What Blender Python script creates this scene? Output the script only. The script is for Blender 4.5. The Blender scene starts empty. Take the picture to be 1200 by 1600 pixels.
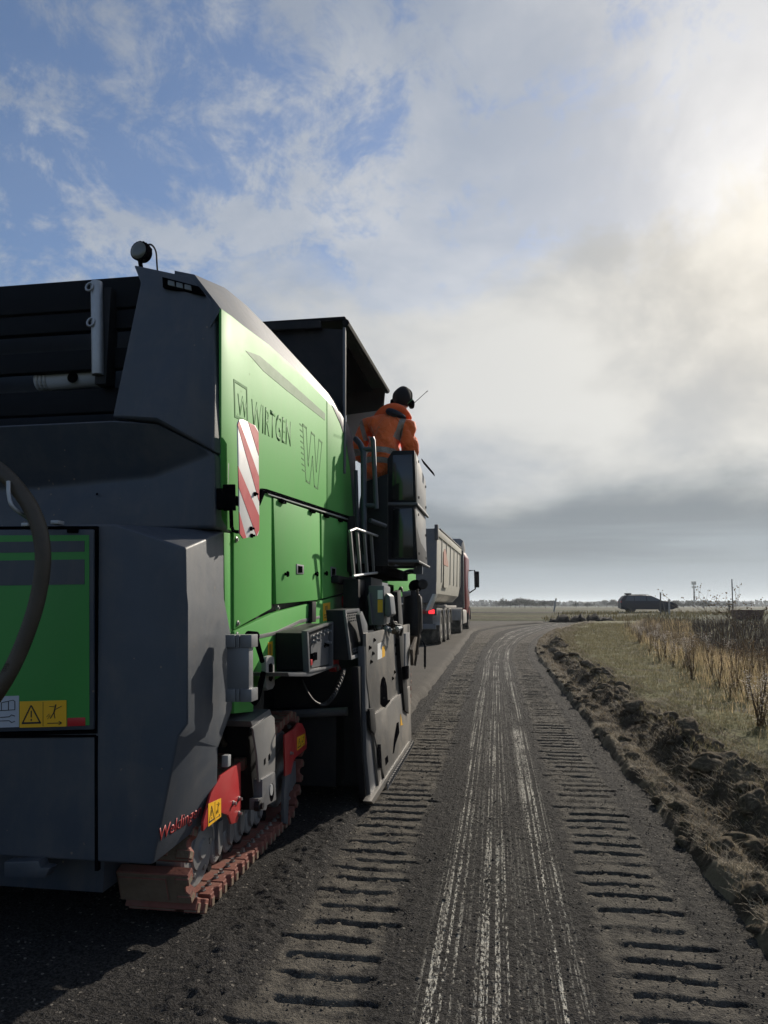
import bpy, bmesh, math, random
import numpy as np
from mathutils import Vector, Matrix, Euler

random.seed(7)
R = math.radians
scn = bpy.context.scene
COL = scn.collection

# ------------------------------------------------------------------ camera
F_PX, PITCH, YAW, CAM_H = 1110.0, R(7.5), R(8.88), 1.4
cam_d = bpy.data.cameras.new('camera')
cam = bpy.data.objects.new('camera', cam_d)
COL.objects.link(cam)
cam.location = (0, 0, CAM_H)
cam.rotation_euler = (R(90) + PITCH, 0, YAW)
cam_d.sensor_fit = 'VERTICAL'
cam_d.sensor_height = 36.0
cam_d.lens = 36.0 * F_PX / 1600.0
cam_d.clip_start = 0.05
cam_d.clip_end = 6000
scn.camera = cam
scn.render.resolution_x, scn.render.resolution_y = 768, 1024

# ------------------------------------------------------------------ sun, sky, exposure
SUN_EL, SUN_AZ = R(26.5), R(24.5)          # azimuth measured from +Y towards +X
sun_dir = Vector((math.sin(SUN_AZ) * math.cos(SUN_EL), math.cos(SUN_AZ) * math.cos(SUN_EL), math.sin(SUN_EL)))
sd = bpy.data.lights.new('sun', 'SUN')
sd.energy = 4.6
sd.angle = R(0.9)
sd.color = (1.0, 0.91, 0.78)
so = bpy.data.objects.new('sun', sd)
COL.objects.link(so)
so.rotation_euler = sun_dir.to_track_quat('Z', 'Y').to_euler()
so.location = (20, 40, 30)

world = bpy.data.worlds.new('World')
scn.world = world
world.use_nodes = True
wt = world.node_tree
wt.nodes.clear()


class NT:
    """tiny node-writing helper"""
    def __init__(s, tree):
        s.t = tree
    def n(s, kind, **kw):
        nd = s.t.nodes.new(kind)
        for k, v in kw.items():
            setattr(nd, k, v)
        return nd
    def link(s, a, b):
        s.t.links.new(a, b)
    def put(s, sock, v):
        if isinstance(v, (int, float)):
            sock.default_value = v
        elif isinstance(v, (tuple, list, Vector)):
            v = tuple(v)
            if sock.type == 'RGBA' and len(v) == 3:
                v = v + (1,)
            sock.default_value = v
        else:
            s.link(v, sock)
    def m(s, op, a, b=0.0, c=0.0, clamp=False):
        nd = s.n('ShaderNodeMath', operation=op, use_clamp=clamp)
        s.put(nd.inputs[0], a); s.put(nd.inputs[1], b); s.put(nd.inputs[2], c)
        return nd.outputs[0]
    def v(s, op, a, b=(0, 0, 0), scale=None):
        nd = s.n('ShaderNodeVectorMath', operation=op)
        s.put(nd.inputs[0], a); s.put(nd.inputs[1], b)
        if scale is not None:
            s.put(nd.inputs['Scale'], scale)
        return nd.outputs['Value'] if op in ('DOT_PRODUCT', 'LENGTH') else nd.outputs[0]
    def sep(s, a):
        nd = s.n('ShaderNodeSeparateXYZ'); s.put(nd.inputs[0], a)
        return nd.outputs
    def comb(s, x, y, z):
        nd = s.n('ShaderNodeCombineXYZ')
        s.put(nd.inputs[0], x); s.put(nd.inputs[1], y); s.put(nd.inputs[2], z)
        return nd.outputs[0]
    def ss(s, x, a, b, lo=0.0, hi=1.0):
        nd = s.n('ShaderNodeMapRange', interpolation_type='SMOOTHSTEP')
        s.put(nd.inputs[0], x)
        for i, q in enumerate((a, b, lo, hi)):
            s.put(nd.inputs[i + 1], q)
        return nd.outputs[0]
    def noise(s, vec, scale, detail=4, rough=0.55, dist=0.0, lac=2.0, col=False):
        nd = s.n('ShaderNodeTexNoise')
        if vec is not None:
            s.put(nd.inputs['Vector'], vec)
        s.put(nd.inputs['Scale'], scale); s.put(nd.inputs['Detail'], detail)
        s.put(nd.inputs['Roughness'], rough); s.put(nd.inputs['Distortion'], dist)
        s.put(nd.inputs['Lacunarity'], lac)
        return nd.outputs['Color' if col else 'Fac']
    def mix(s, f, a, b, mode='MIX'):
        nd = s.n('ShaderNodeMix', data_type='RGBA', blend_type=mode)
        s.put(nd.inputs[0], f); s.put(nd.inputs[6], a); s.put(nd.inputs[7], b)
        return nd.outputs[2]


w = NT(wt)
tc = w.n('ShaderNodeTexCoord')
d = w.v('NORMALIZE', tc.outputs['Generated'])
dx, dy, dz = w.sep(d)
sky = w.n('ShaderNodeTexSky', sky_type='NISHITA')
sky.sun_disc = False
sky.sun_elevation = SUN_EL
sky.sun_rotation = SUN_AZ
sky.air_density = 1.0
sky.dust_density = 0.6
sky.ozone_density = 2.0
BG = 0.1                                    # background strength
zc = w.m('MAXIMUM', dz, 0.0)
den = w.m('ADD', zc, 0.10)
plane = w.comb(w.m('DIVIDE', dx, den), w.m('DIVIDE', dy, den), 0.0)
# a cloud front (a great-circle edge) with solid cloud on the sunward, lower side of it
# and a thin torn veil above it
def _dir(px, py):
    x_, u_ = (px - 600) / F_PX, -(py - 800) / F_PX
    f_ = math.cos(PITCH) - u_ * math.sin(PITCH)
    return Vector((x_ * math.cos(YAW) - f_ * math.sin(YAW), x_ * math.sin(YAW) + f_ * math.cos(YAW), u_ * math.cos(PITCH) + math.sin(PITCH))).normalized()
front_n = _dir(250, 470).cross(_dir(1250, 165)).normalized()
if front_n.dot(_dir(900, 600)) < 0:
    front_n = -front_n
warp = w.noise(plane, 1.1, 3, 0.5, 0.0, col=True)
pl2 = w.v('ADD', plane, w.v('SCALE', w.v('SUBTRACT', warp, (0.5, 0.5, 0.5)), scale=0.40))
rot = w.n('ShaderNodeMapping')
w.put(rot.inputs['Vector'], pl2)
rot.inputs['Rotation'].default_value = (0, 0, R(40))
rot.inputs['Scale'].default_value = (1.0, 0.75, 1.0)
rot.inputs['Location'].default_value = (5.3, 2.2, 0.0)
pv = rot.outputs[0]
puff = w.noise(d, 4.2, 10, 0.62, 0.30)
veil_n = w.noise(pv, 3.6, 10, 0.66, 0.30)
veil_f = w.noise(d, 13.0, 9, 0.68, 0.5)
sun_dot = w.v('DOT_PRODUCT', d, tuple(sun_dir))
ang = w.m('ARCCOSINE', w.m('MINIMUM', sun_dot, 1.0))          # angle from the sun
fd = w.m('ADD', w.v('DOT_PRODUCT', d, tuple(front_n)), w.m('MULTIPLY', w.m('SUBTRACT', puff, 0.5), 0.50))
deck = w.ss(fd, -0.08, 0.13)
vsum = w.m('ADD', w.m('MULTIPLY', veil_n, 0.6), w.m('MULTIPLY', veil_f, 0.4))
vsum = w.m('ADD', vsum, w.ss(ang, R(12), R(60), 0.085, -0.035))
veil = w.m('ADD', 0.08, w.m('MULTIPLY', w.ss(vsum, 0.435, 0.575), 0.66))
mask = w.m('MAXIMUM', deck, veil)
# light in the cloud: strong forward scattering round the veiled sun, grey where thick
glow = w.m('POWER', 2.718, w.m('MULTIPLY', -1.0, w.m('POWER', w.m('DIVIDE', ang, R(15)), 2.0)))
core = w.m('POWER', 2.718, w.m('MULTIPLY', -1.0, w.m('POWER', w.m('DIVIDE', ang, R(5.0)), 2.0)))
wide = w.ss(ang, R(10), R(64), 1.0, 0.0)
relief = w.noise(w.v('MULTIPLY', d, (1, 1, 1.5)), 3.3, 9, 0.55, 0.3)
rel = w.ss(relief, 0.32, 0.64, 0.0, 1.0)
lum = w.m('ADD', 0.425, w.m('MULTIPLY', wide, 0.15))
lum = w.m('MULTIPLY', lum, w.m('ADD', w.ss(ang, R(8), R(30), 0.80, 0.72), w.m('MULTIPLY', rel, w.ss(ang, R(8), R(30), 0.24, 0.40))))
lum = w.m('ADD', lum, w.m('MULTIPLY', glow, w.m('ADD', 0.02, w.m('MULTIPLY', rel, 0.15))))
lum = w.m('ADD', lum, w.m('MULTIPLY', core, 0.10))
# the grey layer lying along the horizon, with uneven top and paler streaks in it
edge = w.noise(w.comb(w.m('MULTIPLY', dx, 2.2), w.m('MULTIPLY', dy, 2.2), w.m('MULTIPLY', dz, 5.0)), 1.7, 6, 0.52, 0.3)
el_j = w.m('ADD', dz, w.m('MULTIPLY', w.m('SUBTRACT', edge, 0.5), 0.22))
bank = w.ss(el_j, 0.12, 0.215, 1.0, 0.0)
streak = w.noise(w.comb(w.m('MULTIPLY', dx, 1.0), w.m('MULTIPLY', dy, 1.0), w.m('MULTIPLY', dz, 16.0)), 1.2, 5, 0.5, 0.2)
bank_l = w.m('ADD', 0.225, w.m('MULTIPLY', w.ss(streak, 0.40, 0.66), 0.10))
bank_l = w.m('ADD', bank_l, w.ss(dz, 0.0, 0.07, 0.06, 0.0))
ccol = w.mix(w.ss(lum, 0.28, 0.62), (0.86, 0.95, 1.07), (1.0, 0.99, 0.945))
ccol = w.mix(glow, ccol, (1.06, 0.99, 0.86))
cloud = w.v('SCALE', ccol, scale=w.m('DIVIDE', lum, BG))
bankc = w.v('SCALE', (0.85, 0.97, 1.07), scale=w.m('DIVIDE', bank_l, BG))
clear = w.v('MULTIPLY', sky.outputs[0], (0.80, 0.86, 0.95))
col = w.mix(w.m('MULTIPLY', mask, 0.95), clear, cloud)
col = w.mix(w.m('MULTIPLY', bank, 0.92), col, bankc)
bgn = w.n('ShaderNodeBackground')
w.put(bgn.inputs[0], col)
bgn.inputs[1].default_value = BG
wo = w.n('ShaderNodeOutputWorld')
w.link(bgn.outputs[0], wo.inputs[0])

scn.view_settings.view_transform = 'Standard'
scn.view_settings.look = 'None'
scn.view_settings.gamma = 1.0
scn.view_settings.exposure = 0.26
scn.view_settings.use_curve_mapping = False
scn.cycles.max_bounces = 6
scn.cycles.volume_bounces = 0
scn.cycles.use_denoising = True
scn.cycles.caustics_reflective = False
scn.cycles.caustics_refractive = False
scn.cycles.sample_clamp_indirect = 4.0


# ------------------------------------------------------------------ pixel -> place (a direction; the plane it meets is given)
def ray(px, py):
    x = (px - 600) / F_PX
    u = -(py - 800) / F_PX
    f2 = math.cos(PITCH) - u * math.sin(PITCH)
    u2 = u * math.cos(PITCH) + math.sin(PITCH)
    return (x * math.cos(YAW) - f2 * math.sin(YAW), x * math.sin(YAW) + f2 * math.cos(YAW), u2)
def A(px, py, X):
    r = ray(px, py); t = X / r[0]
    return Vector((X, r[1] * t, CAM_H + r[2] * t))
def B(px, py, Y):
    r = ray(px, py); t = Y / r[1]
    return Vector((r[0] * t, Y, CAM_H + r[2] * t))


# ------------------------------------------------------------------ materials
MATS = {}
def mat(name, col, rough=0.5, metal=0.0, spec=0.5, var=0.12, vscale=6.0, bump=0.0, bscale=60.0,
        dust=0.0, rvar=0.25, dustcol=(0.23, 0.19, 0.14), coat=0.0, coatr=0.12, emit=None, trans=0.0, alpha=1.0, specks=0.0):
    if name in MATS:
        return MATS[name]
    m_ = bpy.data.materials.new(name)
    m_.use_nodes = True
    t = m_.node_tree
    k = NT(t)
    b = t.nodes['Principled BSDF']
    tcn = k.n('ShaderNodeTexCoord')
    P = tcn.outputs['Object']
    n1 = k.noise(P, vscale, 6, 0.6)
    c1 = tuple(min(1, c * (1 + var)) for c in col)
    c0 = tuple(c * (1 - var) for c in col)
    cc = k.mix(n1, c0, c1)
    rr = k.m('ADD', rough, k.m('MULTIPLY', k.m('SUBTRACT', k.noise(P, vscale * 3.1, 5, 0.65), 0.5), rvar), clamp=True)
    if dust > 0:
        dn = k.noise(P, 3.3, 8, 0.68, 0.4)
        df = k.m('MULTIPLY', k.ss(dn, 0.40, 0.75), dust)
        cc = k.mix(df, cc, dustcol)
        rr = k.m('ADD', rr, k.m('MULTIPLY', df, 0.4), clamp=True)
    if specks > 0:                                   # dried splashes of grit
        vo = k.n('ShaderNodeTexVoronoi'); k.put(vo.inputs['Vector'], P); vo.inputs['Scale'].default_value = 38
        wn = k.n('ShaderNodeTexWhiteNoise'); k.put(wn.inputs['Vector'], vo.outputs['Position'])
        cl = k.ss(k.noise(P, 1.7, 4, .6), .40, .72)
        hit = k.m('LESS_THAN', wn.outputs['Value'], k.m('MULTIPLY', cl, specks))
        dot = k.m('LESS_THAN', vo.outputs['Distance'], k.m('ADD', .06, k.m('MULTIPLY', wn.outputs['Value'], 1.2)))
        sp = k.m('MULTIPLY', hit, dot)
        film = k.m('MULTIPLY', k.ss(k.noise(k.v('MULTIPLY', P, (1, 1, .18)), 9.0, 6, .65), .45, .75), .10)
        cc = k.mix(k.m('MAXIMUM', k.m('MULTIPLY', sp, .65), film), cc, dustcol)
        rr = k.m('ADD', rr, k.m('MULTIPLY', sp, .3), clamp=True)
    k.put(b.inputs['Base Color'], cc)
    k.put(b.inputs['Roughness'], rr)
    b.inputs['Metallic'].default_value = metal
    b.inputs['Specular IOR Level'].default_value = spec
    if spec < 0.06:
        b.inputs['IOR'].default_value = 1.0
    b.inputs['Coat Weight'].default_value = coat
    b.inputs['Coat Roughness'].default_value = coatr
    b.inputs['Transmission Weight'].default_value = trans
    b.inputs['Alpha'].default_value = alpha
    if emit:
        b.inputs['Emission Color'].default_value = tuple(emit[:3]) + (1,)
        b.inputs['Emission Strength'].default_value = emit[3]
    if bump > 0:
        bn = k.n('ShaderNodeBump')
        bn.inputs['Strength'].default_value = bump
        bn.inputs['Distance'].default_value = 0.01
        k.put(bn.inputs['Height'], k.noise(P, bscale, 6, 0.65))
        k.link(bn.outputs[0], b.inputs['Normal'])
    MATS[name] = m_
    return m_

M_dark = mat('anthracite_paint', (0.032, 0.043, 0.060), 0.42, var=0.10, dust=0.14, specks=.22, bump=0.05, bscale=140)
M_hood = mat('anthracite_plastic', (0.046, 0.057, 0.075), 0.52, var=0.10, dust=0.16, specks=.25, bump=0.12, bscale=220)
M_black = mat('black_steel', (0.0075, 0.0085, 0.011), 0.55, spec=0.2, var=0.2, dust=0.05)
M_gap = mat('black_gasket', (0.003, 0.003, 0.004), 0.9, spec=0.04)
M_green = mat('green_paint', (0.100, 0.370, 0.085), 0.58, spec=0.10, var=0.03, vscale=1.5, coat=0.02, coatr=0.30, rvar=0.06, dust=0.05, specks=.16, dustcol=(0.20, 0.26, 0.13))
M_greenflat = mat('green_film', (0.035, 0.25, 0.04), 0.5, var=0.05)
M_grey = mat('grey_paint', (0.185, 0.185, 0.185), 0.42, var=0.12, dust=0.35, dustcol=(0.24, 0.21, 0.17), bump=0.08)
M_grey2 = mat('slate_paint', (0.085, 0.092, 0.105), 0.42, var=0.12, dust=0.30, bump=0.06)
M_worn = mat('worn_plate', (0.155, 0.148, 0.138), 0.45, metal=0.2, var=0.25, vscale=9, dust=0.55, dustcol=(0.27, 0.23, 0.18), bump=0.25, bscale=30)
M_zinc = mat('galvanised_steel', (0.40, 0.41, 0.42), 0.50, metal=0.5, var=0.2, vscale=20, bump=0.1)
M_alu = mat('aluminium', (0.20, 0.205, 0.215), 0.45, metal=0.35, var=0.08, vscale=14)
M_red = mat('red_paint', (0.40, 0.022, 0.025), 0.38, var=0.10, dust=0.12)
M_redfilm = mat('red_film', (0.45, 0.015, 0.02), 0.4)
M_redlet = mat('red_lettering', (0.34, 0.03, 0.03), 0.5)
M_pad = mat('red_track_pad', (0.20, 0.078, 0.060), 0.75, spec=.15, var=0.40, vscale=14, dust=0.95, dustcol=(0.165, 0.125, 0.098), bump=0.3, bscale=50)
M_padworn = mat('worn_pad_edge', (0.15, 0.105, 0.068), 0.75, var=0.35, vscale=18, dust=0.4, bump=0.4, bscale=60)
M_bolt = mat('bolt_steel', (0.35, 0.34, 0.33), 0.38, metal=0.8, var=0.2)
M_yellow = mat('yellow_film', (0.82, 0.44, 0.015), 0.42, var=0.05)
M_white = mat('white_film', (0.72, 0.72, 0.70), 0.42, var=0.05)
M_whitegrey = mat('pale_grey_film', (0.42, 0.45, 0.50), 0.45, var=0.05)
M_ink = mat('black_ink', (0.012, 0.012, 0.014), 0.5)
M_decal = mat('grey_lettering', (0.100, 0.250, 0.090), 0.65, spec=.07, var=0.05)
M_stripe = mat('grey_stripe', (0.150, 0.260, 0.140), 0.60, spec=.12, var=0.05)
M_rubber = mat('black_rubber', (0.014, 0.014, 0.015), 0.65, var=0.2, dust=0.2)
M_hose = mat('ribbed_hose', (0.050, 0.038, 0.025), 0.55, var=0.3, vscale=16, dust=0.3, dustcol=(0.16, 0.13, 0.09))
M_smoke = mat('smoked_panel', (0.010, 0.012, 0.013), 0.12, var=0.1, coat=0.3)
M_lens = mat('lamp_lens', (0.10, 0.105, 0.09), 0.2, var=0.2, coat=0.4)
M_oil = mat('oily_brown', (0.085, 0.062, 0.040), 0.55, var=0.4, vscale=12, bump=0.5, bscale=30)


# ------------------------------------------------------------------ mesh helpers
OFF = {}
def link(o):
    COL.objects.link(o)
    return o
def root(name, loc, label, cat, group=None, rz=0.0):
    o = link(bpy.data.objects.new(name, None))
    o.location = loc
    o.rotation_euler = (0, 0, rz)
    o.empty_display_size = 0.2
    o['label'] = label
    o['category'] = cat
    if group:
        o['group'] = group
    OFF[o.name] = Vector((0, 0, 0)) if rz else Vector(loc)
    return o
def tag(o, label, cat, group=None):
    o['label'] = label; o['category'] = cat
    if group:
        o['group'] = group
    return o
def obj(name, bm, mats, parent=None, bev=0.0, seg=2, smooth=None, label=None, kind=None):
    """link one mesh object; coordinates are given in the frame of the thing's root (world for unrotated roots)"""
    if not isinstance(mats, (list, tuple)):
        mats = [mats]
    if bev > 0:
        bmesh.ops.recalc_face_normals(bm, faces=bm.faces)
        ed = [e for e in bm.edges if len(e.link_faces) == 2 and e.calc_face_angle(0) > R(22)]
        if ed:
            bmesh.ops.bevel(bm, geom=ed, offset=bev, segments=seg, profile=0.6, affect='EDGES', clamp_overlap=True)
    bmesh.ops.recalc_face_normals(bm, faces=bm.faces)
    me = bpy.data.meshes.new(name)
    if parent is not None:
        off = OFF[parent.name]
        if off.length > 0:
            bmesh.ops.translate(bm, verts=bm.verts, vec=-off)
    bm.to_mesh(me)
    bm.free()
    for m_ in mats:
        me.materials.append(m_)
    if smooth is not None or bev > 0:
        me.shade_smooth()
        me.set_sharp_from_angle(angle=R(smooth if smooth else 40))
    o = link(bpy.data.objects.new(name, me))
    if parent is not None:
        o.parent = parent
        OFF[o.name] = OFF[parent.name]
    if label:
        o['label'] = label
    if kind:
        o['kind'] = kind
    return o
def BM():
    return bmesh.new()
def poly(bm, pts, vec, mi=0):
    """prism: polygon pts (3d) pushed along vec"""
    vec = Vector(vec)
    a = [bm.verts.new(p) for p in pts]
    b = [bm.verts.new(Vector(p) + vec) for p in pts]
    fs = [bm.faces.new(a), bm.faces.new(b[::-1])]
    n = len(a)
    for i in range(n):
        fs.append(bm.faces.new((a[i], b[i], b[(i + 1) % n], a[(i + 1) % n])))
    for f in fs:
        f.material_index = mi
    return bm
def box(bm, x0, x1, y0, y1, z0, z1, mi=0):
    return poly(bm, [(x0, y0, z0), (x1, y0, z0), (x1, y1, z0), (x0, y1, z0)], (0, 0, z1 - z0), mi)
def frame_of(dv):
    dv = dv.normalized()
    up = Vector((0, 0, 1)) if abs(dv.z) < 0.93 else Vector((0, 1, 0))
    s = dv.cross(up).normalized()
    return s, s.cross(dv).normalized()
def cyl(bm, p0, p1, r0, r1=None, n=16, mi=0, caps=True):
    p0, p1 = Vector(p0), Vector(p1)
    r1 = r0 if r1 is None else r1
    s, u = frame_of(p1 - p0)
    ra = [bm.verts.new(p0 + (s * math.cos(2 * math.pi * i / n) + u * math.sin(2 * math.pi * i / n)) * r0) for i in range(n)]
    rb = [bm.verts.new(p1 + (s * math.cos(2 * math.pi * i / n) + u * math.sin(2 * math.pi * i / n)) * r1) for i in range(n)]
    for i in range(n):
        f = bm.faces.new((ra[i], ra[(i + 1) % n], rb[(i + 1) % n], rb[i])); f.material_index = mi
    if caps:
        bm.faces.new(ra[::-1]).material_index = mi
        bm.faces.new(rb).material_index = mi
    return bm
def tube(bm, pts, r, n=10, mi=0, rib=0.0):
    """swept tube through pts; r may be a list"""
    pts = [Vector(p) for p in pts]
    rings = []
    s = None
    for i, p in enumerate(pts):
        dv = (pts[min(i + 1, len(pts) - 1)] - pts[max(i - 1, 0)]).normalized()
        if s is None:
            s, u = frame_of(dv)
        else:
            s = (s - dv * s.dot(dv)).normalized(); u = s.cross(dv).normalized()
        rr = r[i] if isinstance(r, (list, tuple)) else r
        if rib and i % 2:
            rr *= 1 - rib
        rings.append([bm.verts.new(p + (s * math.cos(2 * math.pi * k / n) + u * math.sin(2 * math.pi * k / n)) * rr) for k in range(n)])
    for a, b in zip(rings, rings[1:]):
        for k in range(n):
            bm.faces.new((a[k], a[(k + 1) % n], b[(k + 1) % n], b[k])).material_index = mi
    bm.faces.new(rings[0][::-1]).material_index = mi
    bm.faces.new(rings[-1]).material_index = mi
    return bm
def curve_pts(ctrl, n=40):
    """Catmull-Rom through control points"""
    c = [Vector(p) for p in ctrl]
    c = [2 * c[0] - c[1]] + c + [2 * c[-1] - c[-2]]
    out = []
    m_ = len(c) - 3
    for i in range(n):
        t = i / (n - 1) * m_
        k = min(int(t), m_ - 1); t -= k
        p0, p1, p2, p3 = c[k:k + 4]
        out.append(0.5 * ((2 * p1) + (p2 - p0) * t + (2 * p0 - 5 * p1 + 4 * p2 - p3) * t * t + (3 * p1 - p0 - 3 * p2 + p3) * t ** 3))
    return out
def lathe(bm, c, axis, prof, n=20, mi=0):
    """prof: list of (along, radius)"""
    c = Vector(c); axis = Vector(axis).normalized()
    s, u = frame_of(axis)
    rings = []
    for a, r_ in prof:
        rings.append([bm.verts.new(c + axis * a + (s * math.cos(2 * math.pi * k / n) + u * math.sin(2 * math.pi * k / n)) * max(r_, 1e-4)) for k in range(n)])
    for a, b in zip(rings, rings[1:]):
        for k in range(n):
            bm.faces.new((a[k], a[(k + 1) % n], b[(k + 1) % n], b[k])).material_index = mi
    bm.faces.new(rings[0][::-1]).material_index = mi
    bm.faces.new(rings[-1]).material_index = mi
    return bm
def loft(bm, secs, mi=0, close=True, caps=True):
    vs = [[bm.verts.new(p) for p in s] for s in secs]
    n = len(vs[0])
    for a, b in zip(vs, vs[1:]):
        for k in range(n if close else n - 1):
            bm.faces.new((a[k], a[(k + 1) % n], b[(k + 1) % n], b[k])).material_index = mi
    if caps:
        bm.faces.new(vs[0][::-1]).material_index = mi
        bm.faces.new(vs[-1]).material_index = mi
    return bm
def text_bm(s, size, origin, xdir, ydir, depth=0.002, bold=0.0, xs=1.0, outline=False, shear=0.0):
    """flat lettering as thin solid letters"""
    cu = bpy.data.curves.new('lettering', 'FONT')
    cu.body = s
    cu.size = size
    cu.offset = bold
    cu.shear = shear
    cu.resolution_u = 3
    o = bpy.data.objects.new('lettering', cu)
    COL.objects.link(o)
    dg = bpy.context.evaluated_depsgraph_get()
    me = bpy.data.meshes.new_from_object(o.evaluated_get(dg))
    bm = BM()
    bm.from_mesh(me)
    bpy.data.objects.remove(o); bpy.data.curves.remove(cu); bpy.data.meshes.remove(me)
    X, Y = Vector(xdir).normalized(), Vector(ydir).normalized()
    Z = X.cross(Y).normalized()
    O = Vector(origin)
    for v in bm.verts:
        q = v.co.copy()
        v.co = O + X * q.x * xs + Y * q.y
    g = bmesh.ops.extrude_face_region(bm, geom=bm.faces[:])
    bmesh.ops.translate(bm, verts=[e for e in g['geom'] if isinstance(e, bmesh.types.BMVert)], vec=Z * depth)
    return bm


# ------------------------------------------------------------------ numeric noise for terrain
def _h(ix, iy, s):
    v = (ix.astype(np.int64) * 374761393 + iy.astype(np.int64) * 668265263 + s * 1442695041) & 0xFFFFFFFF
    v = ((v ^ (v >> 13)) * 1274126177) & 0xFFFFFFFF
    v = v ^ (v >> 16)
    return (v & 0xFFFFFF) / float(0xFFFFFF)
def vn(x, y, s=0):
    ix, iy = np.floor(x), np.floor(y)
    fx, fy = x - ix, y - iy
    fx = fx * fx * (3 - 2 * fx); fy = fy * fy * (3 - 2 * fy)
    a, b = _h(ix, iy, s), _h(ix + 1, iy, s)
    c, d_ = _h(ix, iy + 1, s), _h(ix + 1, iy + 1, s)
    return (a + (b - a) * fx) * (1 - fy) + (c + (d_ - c) * fx) * fy
def fbm(x, y, s=0, o=4, g=0.5):
    t = 0; a = 1.0; n = 0
    for i in range(o):
        t = t + a * vn(x * 2 ** i + 17.3 * i, y * 2 ** i - 9.1 * i, s + i); n += a; a *= g
    return t / n
def sst(x, a, b):
    t = np.clip((x - a) / (b - a), 0, 1)
    return t * t * (3 - 2 * t)
def zt(Y):
    return 0.00025 * np.maximum(0, np.minimum(Y, 62) - 8) ** 2
def cR(Y):
    return 0.0055 * np.maximum(0, Y - 18) ** 2
def cL(Y):
    return 0.030 * np.maximum(0, Y - 33) ** 2
def lane_x(u, Y):
    wgt = sst(u, -1.15, 0.3)
    return u + wgt * cR(Y) + (1 - wgt) * np.minimum(cL(Y), cR(Y))
def grid_mesh(name, X, Y, Z, UV, mats, kind='structure', parent=None):
    nr, nc = X.shape
    me = bpy.data.meshes.new(name)
    co = np.stack([X, Y, Z], -1).reshape(-1, 3).astype(np.float32)
    i = np.arange(nr * nc).reshape(nr, nc)
    q = np.stack([i[:-1, :-1], i[:-1, 1:], i[1:, 1:], i[1:, :-1]], -1).reshape(-1, 4)
    me.vertices.add(len(co)); me.vertices.foreach_set('co', co.ravel())
    me.loops.add(q.size); me.loops.foreach_set('vertex_index', q.ravel().astype(np.int32))
    me.polygons.add(len(q))
    me.polygons.foreach_set('loop_start', (np.arange(len(q)) * 4).astype(np.int32))
    me.polygons.foreach_set('loop_total', np.full(len(q), 4, np.int32))
    if UV is not None:
        uvl = me.uv_layers.new(name='road')
        uv = np.stack(UV, -1).reshape(-1, 2)[q.ravel()].astype(np.float32)
        uvl.data.foreach_set('uv', uv.ravel())
    me.update(calc_edges=True)
    me.validate()
    for m_ in mats:
        me.materials.append(m_)
    me.shade_smooth()
    o = link(bpy.data.objects.new(name, me))
    o['kind'] = kind
    return o

# ================================================================== SETTING
def uvsep(k):
    uvn = k.n('ShaderNodeUVMap'); uvn.uv_map = 'road'
    return uvn.outputs[0], k.sep(uvn.outputs[0])

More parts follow.
